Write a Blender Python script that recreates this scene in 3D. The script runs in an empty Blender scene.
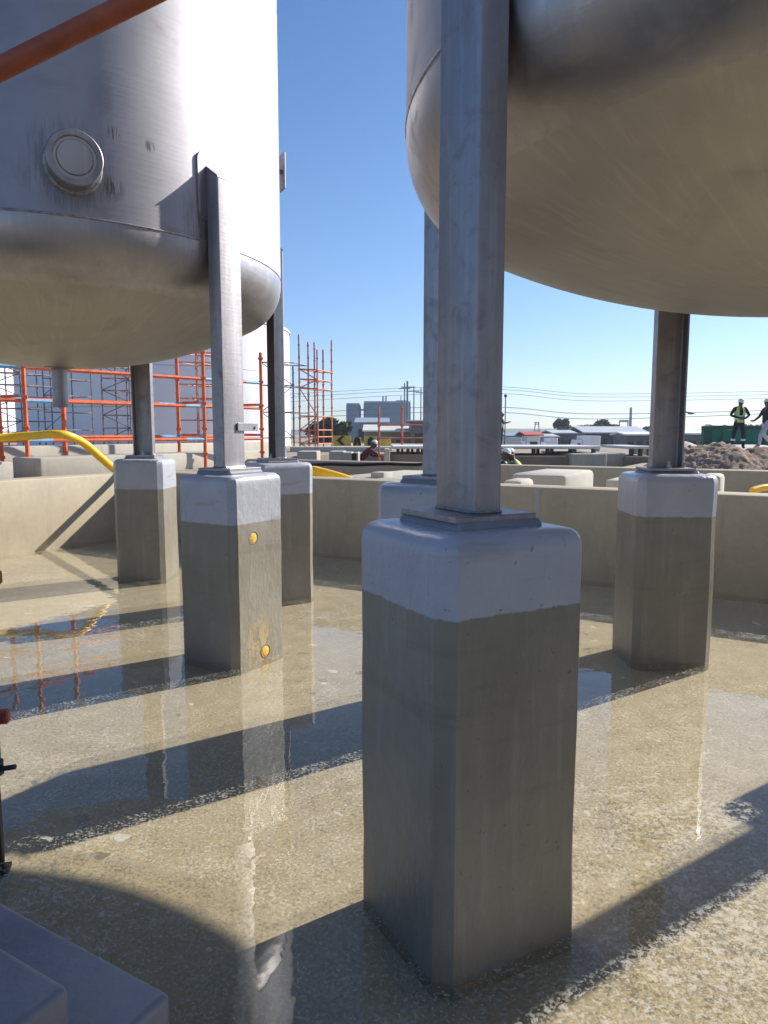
import bpy, bmesh, math, random
from mathutils import Vector, Matrix, noise
random.seed(7)
R = math.radians
scene = bpy.context.scene
COL = scene.collection
H, PITCH, FPX = 1.6, 0.1105, 715.3          # eye height (m), camera pitch, focal length in pixels of the 768 px frame
SUN_AZ, SUN_EL = R(33.5), R(32)           # azimuth measured from +X towards +Y

# ------------------------------------------------------------------ survey helpers
def at(px, py, Y):
    """world point at depth Y seen in the photo at pixel px,py"""
    a, b = (px-384)/FPX, (512-py)/FPX
    c, s = math.cos(PITCH), math.sin(PITCH)
    r = Vector((a, c+b*s, -s+b*c)); r *= Y/r.y
    return Vector((0, 0, H)) + r
def G(u, v, z=0.0):
    """site grid: u across the bund, v towards the back wall (rotated 30 degrees)"""
    return Vector((u*.8660254+v*.5, -u*.5+v*.8660254, z))
GR = R(-30)

# ------------------------------------------------------------------ mesh builder
class MB:
    def __init__(s): s.v, s.f, s.m, s.sm = [], [], [], []
    def add(s, vs, fs, mat=0, smooth=False):
        o = len(s.v); s.v += [tuple(x) for x in vs]
        s.f += [tuple(i+o for i in f) for f in fs]
        s.m += [mat]*len(fs); s.sm += [smooth]*len(fs)
    def bm(s, b, mat=0, smooth=False):
        b.verts.index_update()
        s.add([v.co.copy() for v in b.verts], [[v.index for v in f.verts] for f in b.faces], mat, smooth); b.free()
    def box(s, c, size, rz=0.0, bev=0.0, mat=0, rot=None, seg=1):
        b = bmesh.new(); bmesh.ops.create_cube(b, size=1)
        bmesh.ops.scale(b, vec=size, verts=b.verts)
        if bev: bmesh.ops.bevel(b, geom=list(b.edges), offset=bev, segments=seg, affect='EDGES', profile=.5)
        M = Matrix.Translation(c) @ (rot.to_4x4() if rot else Matrix.Rotation(rz, 4, 'Z'))
        bmesh.ops.transform(b, matrix=M, verts=b.verts)
        s.bm(b, mat, seg > 1)
    def tube(s, p, q, r, n=10, mat=0, r2=None, cap=True):
        p, q = Vector(p), Vector(q); d = (q-p)
        if d.length < 1e-6: return
        d.normalize(); a = d.orthogonal().normalized(); b = d.cross(a); r2 = r if r2 is None else r2
        vs = []
        for (c, rr) in ((p, r), (q, r2)):
            for k in range(n):
                t = 2*math.pi*k/n; vs.append(c+a*(math.cos(t)*rr)+b*(math.sin(t)*rr))
        s.add(vs, [(k, (k+1) % n, n+(k+1) % n, n+k) for k in range(n)], mat, True)
        if cap: s.add(vs, [tuple(range(n-1, -1, -1)), tuple(range(n, 2*n))], mat, False)
    def path(s, pts, r, n=8, mat=0, ribs=0.0):
        pts = [Vector(p) for p in pts]; N = len(pts); rings = []; up = Vector((0, 0, 1))
        for i, p in enumerate(pts):
            d = (pts[min(i+1, N-1)]-pts[max(i-1, 0)]).normalized()
            a = d.cross(up)
            if a.length < 1e-3: a = Vector((1, 0, 0))
            a.normalize(); b = a.cross(d); rr = (r[i] if isinstance(r, (list, tuple)) else r)*(1+(ribs if i % 2 else 0))
            rings.append([p+a*(math.cos(2*math.pi*k/n)*rr)+b*(math.sin(2*math.pi*k/n)*rr) for k in range(n)])
        vs = [x for g in rings for x in g]
        fs = [(i*n+k, i*n+(k+1) % n, (i+1)*n+(k+1) % n, (i+1)*n+k) for i in range(N-1) for k in range(n)]
        s.add(vs, fs, mat, True)
        s.add(vs, [tuple(range(n-1, -1, -1)), tuple((N-1)*n+k for k in range(n))], mat, False)
    def lathe(s, prof, n=48, c=(0, 0, 0), axis=None, mat=0, smooth=True):
        c = Vector(c); M = Matrix.Identity(3)
        if axis is not None: M = Vector(axis).normalized().to_track_quat('Z', 'Y').to_matrix()
        vs = []
        for (r, z) in prof:
            for k in range(n):
                t = 2*math.pi*k/n; vs.append(c+M @ Vector((r*math.cos(t), r*math.sin(t), z)))
        m = len(prof)
        s.add(vs, [(i*n+k, i*n+(k+1) % n, (i+1)*n+(k+1) % n, (i+1)*n+k) for i in range(m-1) for k in range(n)], mat, smooth)
    def prism(s, poly, z0, z1, M=None, mat=0):
        n = len(poly); vs = [Vector((x, y, z0)) for x, y in poly]+[Vector((x, y, z1)) for x, y in poly]
        if M is not None: vs = [M @ v for v in vs]
        s.add(vs, [tuple(range(n-1, -1, -1)), tuple(range(n, 2*n))]+[(k, (k+1) % n, n+(k+1) % n, n+k) for k in range(n)], mat)
    def ball(s, c, r, mat=0, rot=None, u=12, v=8):
        b = bmesh.new(); bmesh.ops.create_uvsphere(b, u_segments=u, v_segments=v, radius=1)
        r = (r, r, r) if isinstance(r, (int, float)) else r
        M = Matrix.Translation(c) @ (rot.to_4x4() if rot else Matrix.Identity(4)) @ Matrix.Diagonal((*r, 1))
        bmesh.ops.transform(b, matrix=M, verts=b.verts); s.bm(b, mat, True)
    def build(s, name, mats, parent=None, local=False, sharp=35, origin=None):
        me = bpy.data.meshes.new(name)
        vs = [Vector(v) for v in s.v]
        off = Vector((0, 0, 0))
        if parent is None and not local:
            lo = Vector((min(v.x for v in vs), min(v.y for v in vs), min(v.z for v in vs))); hi = Vector((max(v.x for v in vs), max(v.y for v in vs), 0))
            off = Vector(((lo.x+hi.x)/2, (lo.y+hi.y)/2, lo.z)) if origin is None else Vector(origin)
        elif parent is not None and not local:
            off = Vector(parent['_w']) if '_w' in parent else Vector(parent.location)
        me.from_pydata([tuple(v-off) for v in vs], [], s.f)
        for m in (mats if isinstance(mats, (list, tuple)) else [mats]): me.materials.append(m)
        me.polygons.foreach_set('material_index', s.m); me.polygons.foreach_set('use_smooth', s.sm)
        b = bmesh.new(); b.from_mesh(me); bmesh.ops.recalc_face_normals(b, faces=b.faces) if (len(s.f) < 40000 and name not in ('water', 'bund_floor', 'ground')) else None
        b.to_mesh(me); b.free()
        if any(s.sm): me.set_sharp_from_angle(angle=R(sharp))
        o = bpy.data.objects.new(name, me); COL.objects.link(o)
        if parent is None: o.location = off
        else: o.parent = parent
        return o
def tag(o, label=None, cat=None, group=None, kind=None):
    if label: o['label'] = label
    if cat: o['category'] = cat
    if group: o['group'] = group
    if kind: o['kind'] = kind
    return o
def thing(name, label, cat, loc=(0, 0, 0), rz=0.0, group=None):
    o = bpy.data.objects.new(name, None); COL.objects.link(o); o.empty_display_size = .2
    o.location = loc; o.rotation_euler = (0, 0, rz)
    return tag(o, label, cat, group)
def kids(o): return [c for c in bpy.data.objects if c.parent == o]
def dup(root, loc, rz=None, label=None):
    m = {root: root.copy()}; COL.objects.link(m[root]); r = m[root]; r.location = loc
    if rz is not None: r.rotation_euler = (0, 0, rz)
    if label: r['label'] = label
    for ch in kids(root):
        c = ch.copy(); COL.objects.link(c); c.parent = r
        for g in kids(ch):
            d = g.copy(); COL.objects.link(d); d.parent = c
    return r

# ------------------------------------------------------------------ materials
class NT:
    def __init__(s, name):
        s.mat = bpy.data.materials.new(name); s.mat.use_nodes = True; s.t = s.mat.node_tree
        s.b = s.t.nodes['Principled BSDF']; s.out = s.t.nodes['Material Output']; s._co = None
    def n(s, typ, **k):
        x = s.t.nodes.new(typ)
        for a, b in k.items(): setattr(x, a, b)
        return x
    def l(s, a, b): s.t.links.new(a, b)
    def co(s, kind='Object'):
        if s._co is None: s._co = s.n('ShaderNodeTexCoord')
        return s._co.outputs[kind]
    def geo(s):
        return s.n('ShaderNodeNewGeometry').outputs['Position']
    def noise(s, scale, detail=4, rough=.55, stretch=None, src=None, out='Fac', dist=0.0):
        x = s.n('ShaderNodeTexNoise'); x.inputs['Scale'].default_value = scale; x.inputs['Detail'].default_value = detail
        x.inputs['Roughness'].default_value = rough; x.inputs['Distortion'].default_value = dist
        c = src if src is not None else s.co()
        if stretch:
            m = s.n('ShaderNodeMapping'); m.inputs['Scale'].default_value = stretch; s.l(c, m.inputs['Vector']); c = m.outputs[0]
        s.l(c, x.inputs['Vector']); return x.outputs[out]
    def ramp(s, fac, stops, interp='LINEAR'):
        x = s.n('ShaderNodeValToRGB'); x.color_ramp.interpolation = interp; e = x.color_ramp.elements
        while len(e) < len(stops): e.new(.5)
        for k, (p, c) in enumerate(stops):
            e[k].position = p; e[k].color = (*c, 1) if not isinstance(c, (int, float)) else (c, c, c, 1)
        s.l(fac, x.inputs['Fac']); return x.outputs['Color']
    def mix(s, fac, a, b, mode='MIX'):
        x = s.n('ShaderNodeMix', data_type='RGBA', blend_type=mode)
        for i, v in ((0, fac), (6, a), (7, b)):
            if hasattr(v, 'links'): s.l(v, x.inputs[i])
            else: x.inputs[i].default_value = v if i == 0 else (*v, 1)
        return x.outputs[2]
    def math(s, op, a, b=0.0, c=0.0):
        x = s.n('ShaderNodeMath', operation=op)
        for i, v in enumerate((a, b, c)):
            if hasattr(v, 'links'): s.l(v, x.inputs[i])
            else: x.inputs[i].default_value = v
        return x.outputs[0]
    def xyz(s, src=None):
        x = s.n('ShaderNodeSeparateXYZ'); s.l(src if src is not None else s.co(), x.inputs[0]); return x.outputs
    def smooth(s, v, a, b):
        x = s.n('ShaderNodeMapRange', interpolation_type='SMOOTHSTEP'); s.l(v, x.inputs[0])
        x.inputs[1].default_value = a; x.inputs[2].default_value = b; return x.outputs[0]
    def near(s, p, r0, r1):
        x = s.n('ShaderNodeVectorMath', operation='DISTANCE'); s.l(s.co(), x.inputs[0]); x.inputs[1].default_value = p
        return s.math('SUBTRACT', 1.0, s.smooth(x.outputs['Value'], r0, r1))
    def bump(s, h, strength=.3, dist=.01):
        x = s.n('ShaderNodeBump'); x.inputs['Strength'].default_value = strength; x.inputs['Distance'].default_value = dist
        s.l(h, x.inputs['Height']); s.l(x.outputs[0], s.b.inputs['Normal']); return x
    def set(s, **k):
        for a, v in k.items():
            i = s.b.inputs[{'col': 'Base Color', 'rough': 'Roughness', 'metal': 'Metallic', 'spec': 'Specular IOR Level'}[a]]
            if hasattr(v, 'links'): s.l(v, i)
            else: i.default_value = (*v, 1) if a == 'col' else v
        return s
def sc(c, k): return tuple(min(1, x*k) for x in c)
def plain(name, c, rough=.6, metal=0.0, var=.18, scale=6.0, bump=0.0, bscale=40):
    m = NT(name); f = m.noise(scale, 5, .6)
    m.set(col=m.ramp(f, [(.3, sc(c, 1-var)), (.7, sc(c, 1+var))]), rough=rough, metal=metal)
    if bump: m.bump(m.noise(bscale, 4), bump, .01)
    return m.mat
def concrete(name, c, scale=1.0, stain=.25, rough=.75, gloss=0.0):
    m = NT(name); p = m.geo()
    a = m.noise(1.3*scale, 6, .6, src=p); b = m.noise(14*scale, 5, .65, src=p); d = m.noise(2.2*scale, 5, .65, stretch=(3, 3, .35), src=p)
    col = m.ramp(a, [(.3, sc(c, 1-stain*.7)), (.7, sc(c, 1+stain*.35))])
    col = m.mix(m.math('MULTIPLY', m.smooth(d, .52, .75), .5), col, sc(c, .62))
    col = m.mix(m.math('MULTIPLY', m.smooth(b, .45, .7), .28), col, sc(c, 1.22))
    m.set(col=col, rough=rough); m.bump(b, .25, .006)
    return m.mat
M = {}
def make_materials():
    # brushed stainless steel of the vessels
    def steel(name, c, r0, r1, stains=(), dark=.25, streak=0.0, grind=0.0):
        m = NT(name)
        fine = m.noise(3.0, 5, .65, stretch=(1, 1, 14)); big = m.noise(.9, 5, .6); blot = m.noise(3.2, 6, .62, dist=.6)
        scr = m.noise(9, 3, .5, stretch=(6, 6, .6), dist=1.2)
        col = m.ramp(big, [(.25, sc(c, 1-dark)), (.75, sc(c, 1.06))])
        col = m.mix(m.math('MULTIPLY', m.smooth(blot, .52, .78), .32), col, sc((c[0], c[1]*.97, c[2]*.93), .62))
        rg = m.math('ADD', m.math('MULTIPLY', fine, .10), m.math('MULTIPLY', big, r1-r0)); rg = m.math('ADD', rg, r0-.05)
        rg = m.math('ADD', rg, m.math('MULTIPLY', m.smooth(blot, .5, .75), .1))
        if streak:
            sk = m.noise(7, 6, .7, stretch=(3.2, 3.2, .22)); s2 = m.noise(11, 5, .65, dist=.8)
            col = m.mix(m.math('MULTIPLY', m.smooth(sk, .46, .66), streak), col, sc(c, 1.5)); col = m.mix(m.math('MULTIPLY', m.smooth(s2, .52, .7), streak*.8), col, sc((c[0], c[1]*.93, c[2]*.97), .5))
            rg = m.math('ADD', rg, m.math('MULTIPLY', m.smooth(s2, .45, .7), .12))
        if grind:
            ox = m.xyz(); an = m.math('ARCTAN2', ox[1], ox[0]); ra = m.math('SQRT', m.math('ADD', m.math('MULTIPLY', ox[0], ox[0]), m.math('MULTIPLY', ox[1], ox[1])))
            cb = m.n('ShaderNodeCombineXYZ'); m.l(m.math('MULTIPLY', an, 9.0), cb.inputs[0]); m.l(m.math('MULTIPLY', ra, .8), cb.inputs[1])
            g1 = m.noise(4, 6, .65, src=cb.outputs[0], dist=.4)
            w = m.math('MULTIPLY', m.smooth(g1, .48, .68), grind)
            col = m.mix(w, col, sc(c, 1.25)); col = m.mix(m.math('MULTIPLY', m.smooth(m.noise(2.6, 5, .65, stretch=(.6, 2.2, 1)), .55, .75), grind*.8), col, sc(c, .7))
            rg = m.math('ADD', rg, m.math('MULTIPLY', w, .14))
        for (p, a, b, k) in stains:
            w = m.math('MULTIPLY', m.math('MULTIPLY', m.near(p, a, b), m.smooth(scr, .42, .6)), k)
            col = m.mix(w, col, (.16, .15, .15)); rg = m.math('ADD', rg, m.math('MULTIPLY', w, .12))
        m.set(col=col, rough=rg, metal=1.0)
        m.bump(m.math('ADD', m.math('MULTIPLY', fine, .35), m.math('MULTIPLY', m.noise(2.0, 2, .4), 1.6)), .12, .02)
        return m.mat
    def loc(az, z, r=1.845): return (r*math.cos(R(az)), r*math.sin(R(az)), z)
    st = [(loc(-63, 3.17), .17, .32, .35), (loc(-55, 3.08), .02, .09, .9), (loc(-54.5, 3.41), .015, .06, .95), (loc(-47.5, 3.385), .015, .05, .95),
          (loc(-24, 3.15), .05, .22, .55), (loc(-37, 3.0), .05, .25, .35)]
    M['steel'] = steel('brushed_stainless_shell', (.455, .45, .485), .50, .64, st)
    M['steel_head'] = steel('pickled_stainless_head', (.52, .495, .465), .46, .58, dark=.2, grind=.4)
    M['steel_knuckle'] = steel('polished_stainless_knuckle', (.52, .495, .50), .34, .48, dark=.25, streak=.12)
    M['steel_leg'] = steel('mill_stainless_leg', (.40, .38, .395), .40, .54, dark=.3, streak=.28)
    M['weld'] = plain('dark_weld', (.34, .33, .33), .5, 1.0, .4, 30)
    # plinth coat with paint band
    def plinth(name, band, drip=None):
        m = NT(name); o = m.co(); z = m.xyz(o)[2]
        st = m.noise(5, 6, .65, stretch=(3.5, 3.5, .28)); sp = m.noise(30, 5, .65); big = m.noise(2.2, 5, .6)
        low = m.ramp(big, [(.3, (.21, .19, .15)), (.7, (.28, .257, .208))])
        low = m.mix(m.math('MULTIPLY', m.smooth(st, .5, .72), .32), low, (.40, .375, .32))
        low = m.mix(m.math('MULTIPLY', m.smooth(st, .30, .47), -.6), low, (.12, .11, .09)) if False else low
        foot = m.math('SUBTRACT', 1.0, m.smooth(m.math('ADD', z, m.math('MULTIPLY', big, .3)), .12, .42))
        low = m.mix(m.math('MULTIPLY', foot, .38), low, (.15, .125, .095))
        top = m.ramp(m.noise(4, 5, .6), [(.3, (.39, .40, .45)), (.7, (.46, .47, .525))])
        edge = m.math('ADD', z, m.math('MULTIPLY', m.math('SUBTRACT', m.noise(24, 5, .65, stretch=(1, 1, .5)), .5), .022))
        w = m.smooth(edge, band-.004, band+.004)
        col = m.mix(w, low, top)
        if drip:
            d = m.near(drip, .04, .26); vein = m.noise(16, 4, .55, stretch=(1, 1, .45), dist=1.5)
            col = m.mix(m.math('MULTIPLY', m.math('MULTIPLY', d, m.smooth(vein, .44, .56)), .65), col, (.50, .36, .13))
        pits = m.smooth(m.noise(46, 2, .5), .70, .76); scuff = m.smooth(m.noise(6, 6, .7, dist=.8), .60, .72); hb = m.noise(3.4, 4, .6, stretch=(.5, .5, 3.2))
        col = m.mix(m.math('MULTIPLY', pits, .55), col, (.09, .08, .07)); col = m.mix(m.math('MULTIPLY', scuff, .22), col, (.42, .40, .36)); col = m.mix(m.math('MULTIPLY', m.smooth(hb, .55, .7), .28), col, (.15, .13, .10))
        m.set(col=col, rough=m.math('ADD', m.math('SUBTRACT', .32, m.math('MULTIPLY', w, .14)), m.math('MULTIPLY', st, .26)))
        m.bump(m.math('ADD', m.math('ADD', m.math('MULTIPLY', st, .3), m.math('MULTIPLY', sp, .4)), m.math('MULTIPLY', m.noise(11, 4, .6, stretch=(1, 1, .7)), 1.3)), .38, .012)
        return m.mat
    M['plinth_maker'] = plinth
    M['pad_paint'] = concrete('grey_blue_pad_coat', (.24, .25, .285), 2.0, .3, .45)
    M['bund'] = concrete('coated_bund_concrete', (.385, .328, .232), 1.0, .22, .6)
    M['pale'] = concrete('pale_concrete', (.46, .43, .365), .8, .2, .8)
    M['grey'] = concrete('grey_concrete', (.40, .38, .34), .8, .25, .85)
    M['brown'] = concrete('brown_shuttered_concrete', (.25, .20, .15), .8, .3, .85)
    M['white_slab'] = concrete('white_precast', (.57, .56, .54), .8, .08, .8)
    # bottom of the bund under water
    m = NT('bund_floor_silt'); p = m.geo()
    a = m.noise(.9, 6, .6, src=p); b = m.noise(26, 5, .7, src=p); c = m.noise(5, 5, .62, src=p)
    col = m.ramp(a, [(.3, (.35, .297, .205)), (.7, (.43, .372, .275))])
    col = m.mix(m.math('MULTIPLY', m.smooth(c, .5, .72), .4), col, (.45, .42, .34))
    col = m.mix(m.math('MULTIPLY', m.smooth(b, .52, .7), .35), col, (.22, .185, .10))
    col = m.mix(m.smooth(m.noise(55, 2, .5, src=p), .76, .82), col, (.10, .07, .05))
    gr = m.noise(85, 4, .7, src=p); col = m.mix(m.math('MULTIPLY', m.smooth(gr, .5, .68), .4), col, (.50, .46, .37)); col = m.mix(m.math('MULTIPLY', m.math('SUBTRACT', 1.0, m.smooth(gr, .32, .46)), .4), col, (.20, .165, .10))
    m.set(col=col, rough=.8); m.bump(b, .3, .01); M['silt'] = m.mat
    # water: clear film with floating pale flakes, mirror by Fresnel
    m = NT('still_water_with_flakes'); p = m.geo()
    n1 = m.noise(40, 3, .55, src=p, dist=.35); n2 = m.noise(130, 3, .6, src=p); n3 = m.noise(1.1, 4, .55, src=p); n4 = m.noise(7, 3, .6, src=p)
    th = m.math('ADD', .57, m.math('MULTIPLY', m.math('SUBTRACT', n3, .5), -.34))
    th = m.math('ADD', th, m.math('MULTIPLY', m.math('SUBTRACT', n4, .5), -.22))
    v = m.math('SUBTRACT', m.math('ADD', m.math('MULTIPLY', n1, .62), m.math('MULTIPLY', n2, .38)), th)
    dd = m.n('ShaderNodeVectorMath', operation='DISTANCE'); m.l(p, dd.inputs[0]); dd.inputs[1].default_value = (1.15, 1.95, 0)
    v = m.math('ADD', v, m.math('MULTIPLY', m.math('SUBTRACT', 1.0, m.smooth(dd.outputs['Value'], .5, 1.5)), .05))
    flake = m.smooth(v, 0.0, .075)
    big = m.smooth(m.noise(6.5, 2, .4, src=p, dist=.3), .715, .73)
    fine = m.math('MULTIPLY', m.smooth(m.math('ADD', m.noise(78, 4, .62, src=p), m.math('MULTIPLY', n4, .22)), .635, .70), m.math('ADD', .35, m.math('MULTIPLY', n3, .6)))
    flake = m.math('MAXIMUM', m.math('MAXIMUM', flake, big), fine)
    tr = m.n('ShaderNodeBsdfTransparent'); tr.inputs[0].default_value = (.93, .91, .84, 1)
    df = m.n('ShaderNodeBsdfDiffuse'); df.inputs[0].default_value = (.64, .61, .52, 1)
    gl = m.n('ShaderNodeBsdfGlossy'); gl.inputs['Roughness'].default_value = .012; gl.inputs[0].default_value = (1, 1, 1, 1)
    fr = m.n('ShaderNodeLayerWeight'); fr.inputs['Blend'].default_value = .5   # facing term, the same from above and from below
    bp = m.n('ShaderNodeBump'); bp.inputs['Strength'].default_value = .05; bp.inputs['Distance'].default_value = .02
    m.l(m.noise(6.5, 2, .45, src=p, dist=.4), bp.inputs['Height'])
    m.l(bp.outputs[0], gl.inputs['Normal']); m.l(bp.outputs[0], fr.inputs['Normal'])
    m1 = m.n('ShaderNodeMixShader'); m.l(m.math('MULTIPLY', flake, m.math('ADD', .30, m.math('MULTIPLY', m.noise(17, 3, .6, src=p), .45))), m1.inputs[0]); m.l(tr.outputs[0], m1.inputs[1]); m.l(df.outputs[0], m1.inputs[2])
    m2 = m.n('ShaderNodeMixShader'); m.l(m.math('ADD', .02, m.math('MULTIPLY', m.math('POWER', fr.outputs['Facing'], 5.0), .98)), m2.inputs[0]); m.l(m1.outputs[0], m2.inputs[1]); m.l(gl.outputs[0], m2.inputs[2])
    m.l(m2.outputs[0], m.out.inputs['Surface']); m.t.nodes.remove(m.b); M['water'] = m.mat
    # ground outside
    m = NT('dry_sandy_ground'); p = m.geo(); a = m.noise(.08, 6, .6, src=p); b = m.noise(3, 6, .7, src=p)
    col = m.mix(m.math('MULTIPLY', b, .5), m.ramp(a, [(.3, (.22, .175, .13)), (.7, (.34, .29, .23))]), (.32, .27, .2))
    m.set(col=col, rough=.95); m.bump(b, .5, .05); M['ground'] = m.mat
    m = NT('excavated_soil'); p = m.geo(); b = m.noise(2.6, 7, .72, src=p); c = m.noise(.7, 3, src=p)
    m.set(col=m.mix(m.smooth(c, .35, .65), m.ramp(b, [(.3, (.16, .10, .07)), (.7, (.30, .215, .16))]), m.ramp(b, [(.3, (.18, .125, .09)), (.7, (.34, .26, .20))])), rough=.95)
    m.bump(b, .9, .08); M['soil'] = m.mat
    M['sand'] = plain('pale_sand', (.55, .50, .43), .95, 0, .12, 4, .4, 20)
    M['orange'] = plain('orange_scaffold_paint', (.66, .135, .045), .5, 0, .3, 9, .1)
    M['red'] = plain('red_oxide_scaffold_paint', (.36, .055, .03), .5, 0, .35, 12, .15)
    M['brace'] = plain('faded_red_orange_tube', (.40, .10, .05), .55, 0, .35, 9, .15)
    M['ltblue'] = plain('light_blue_paint', (.20, .45, .68), .5, 0, .2, 12)
    M['blue'] = plain('blue_paint', (.03, .13, .42), .45, 0, .25, 10)
    M['black'] = plain('dark_steel', (.02, .02, .022), .5, .3, .3, 10)
    M['purple'] = plain('weathered_far_scaffold', (.19, .13, .15), .6, 0, .3, 3)
    M['pink'] = plain('faded_orange_scaffold', (.56, .19, .12), .6, 0, .25, 3)
    M['galv'] = plain('galvanised_steel', (.45, .46, .48), .45, .7, .2, 8)
    M['yellow'] = plain('yellow_corrugated_plastic', (.86, .50, .015), .4, 0, .08, 3)
    M['yel2'] = plain('yellow_paint', (.62, .44, .08), .6, 0, .3, 3)
    M['foam'] = plain('orange_yellow_foam', (.85, .47, .05), .7, 0, .2, 30, .6, 60)
    M['white_tank'] = plain('white_tank_paint', (.82, .82, .85), .55, 0, .04, .6)
    M['dgrey'] = plain('dark_grey_sheet', (.10, .105, .115), .6, 0, .2, 2)
    M['bluegrey'] = plain('blue_grey_cladding', (.17, .215, .28), .6, 0, .1, .3)
    M['bluegrey2'] = plain('light_blue_grey_roof', (.27, .32, .39), .6, 0, .08, .3)
    M['cream'] = plain('cream_roof_sheet', (.62, .59, .53), .6, 0, .08, .5)
    M['ltgrey'] = plain('light_grey_sheet', (.5, .51, .52), .5, 0, .1, .6)
    M['navy'] = plain('dark_navy_steel', (.035, .045, .075), .5, 0, .2, .5)
    M['white'] = plain('white_paint', (.78, .78, .78), .5, 0, .06, 2)
    M['rred'] = plain('faded_red_roof', (.52, .10, .07), .6, 0, .15, .6)
    M['glass'] = plain('dark_glass', (.02, .025, .03), .08, 0, .1, 2)
    M['green_net'] = plain('green_shade_net', (.015, .22, .13), .8, 0, .25, 1.2)
    M['dk_green'] = plain('dark_green_frame', (.01, .075, .05), .6, 0, .3, 2)
    M['bark'] = plain('bark', (.12, .085, .06), .9, 0, .3, 8)
    def leaf(name, a, b):
        m = NT(name); f = m.noise(.9, 4, .6); m.set(col=m.ramp(f, [(.35, a), (.65, b)]), rough=.75); return m.mat
    M['leaf_dark'] = leaf('dark_leaves', (.018, .035, .012), (.045, .075, .02))
    M['leaf_blue'] = leaf('blue_green_leaves', (.022, .04, .03), (.045, .07, .045))
    M['leaf_light'] = leaf('olive_leaves', (.04, .06, .018), (.09, .115, .04))
    M['hill'] = plain('distant_scrub', (.07, .085, .07), .95, 0, .35, .03)
    M['skin'] = plain('brown_skin', (.11, .06, .04), .6, 0, .1, 20)
    M['cloth_navy'] = plain('navy_workwear', (.012, .014, .028), .85, 0, .3, 12)
    M['cloth_lilac'] = plain('pale_lilac_trousers', (.42, .40, .47), .85, 0, .1, 12)
    M['cloth_maroon'] = plain('maroon_workwear', (.10, .02, .025), .85, 0, .3, 12)
    M['hiviz'] = plain('yellow_green_hiviz', (.50, .60, .17), .75, 0, .12, 14)
    M['hiviz_pale'] = plain('pale_hiviz', (.62, .68, .52), .75, 0, .12, 14)
    M['reflect'] = plain('silver_reflective_tape', (.72, .74, .74), .4, 0, .05, 14)
    M['helmet'] = plain('white_helmet', (.72, .76, .80), .35, 0, .04, 14)
    M['boot'] = plain('black_boot', (.015, .014, .014), .5, 0, .2, 14)
make_materials()

# ------------------------------------------------------------------ camera, sky, sun
cam = bpy.data.cameras.new('camera'); co = bpy.data.objects.new('camera', cam); COL.objects.link(co)
co.location = (0, 0, H); co.rotation_euler = (R(90)-PITCH, 0, 0)
cam.sensor_fit = 'HORIZONTAL'; cam.sensor_width = 36; cam.lens = 36*FPX/768; cam.clip_start = .05; cam.clip_end = 9000
scene.camera = co
w = bpy.data.worlds.new('World'); scene.world = w; w.use_nodes = True
nt = w.node_tree; bg = nt.nodes['Background']; sky = nt.nodes.new('ShaderNodeTexSky'); sky.sky_type = 'NISHITA'; sky.sun_disc = False
sky.sun_elevation = SUN_EL; sky.sun_rotation = math.pi/2-SUN_AZ; sky.altitude = 200; sky.air_density = 1.0; sky.dust_density = .25; sky.ozone_density = 2.0
bg.inputs['Strength'].default_value = .09; hs = nt.nodes.new('ShaderNodeHueSaturation'); hs.inputs['Saturation'].default_value = 1.22; nt.links.new(sky.outputs[0], hs.inputs['Color']); 
tc = nt.nodes.new('ShaderNodeTexCoord'); sx = nt.nodes.new('ShaderNodeSeparateXYZ'); nt.links.new(tc.outputs['Generated'], sx.inputs[0])
mr = nt.nodes.new('ShaderNodeMapRange'); mr.inputs[1].default_value = 0.0; mr.inputs[2].default_value = .32; mr.interpolation_type = 'SMOOTHSTEP'; nt.links.new(sx.outputs['Z'], mr.inputs[0])
tn = nt.nodes.new('ShaderNodeMix'); tn.data_type = 'RGBA'; tn.inputs[6].default_value = (.76, .825, 1.08, 1); tn.inputs[7].default_value = (1.04, .97, 1.04, 1); nt.links.new(mr.outputs[0], tn.inputs[0])
mu = nt.nodes.new('ShaderNodeMix'); mu.data_type = 'RGBA'; mu.blend_type = 'MULTIPLY'; mu.inputs[0].default_value = 1; nt.links.new(hs.outputs[0], mu.inputs[6]); nt.links.new(tn.outputs[2], mu.inputs[7]); nt.links.new(mu.outputs[2], bg.inputs[0])
sl = bpy.data.lights.new('sun', 'SUN'); sl.energy = 5.0; sl.angle = R(.55); sl.color = (1, .94, .84)
so = bpy.data.objects.new('sun', sl); COL.objects.link(so)
sd = Vector((math.cos(SUN_AZ)*math.cos(SUN_EL), math.sin(SUN_AZ)*math.cos(SUN_EL), math.sin(SUN_EL)))
so.rotation_euler = sd.to_track_quat('Z', 'Y').to_euler(); so.location = sd*60
scene.view_settings.view_transform = 'Standard'; scene.view_settings.look = 'None'; scene.view_settings.exposure = .7; scene.view_settings.gamma = 1
scene.view_settings.use_curve_mapping = False

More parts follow.
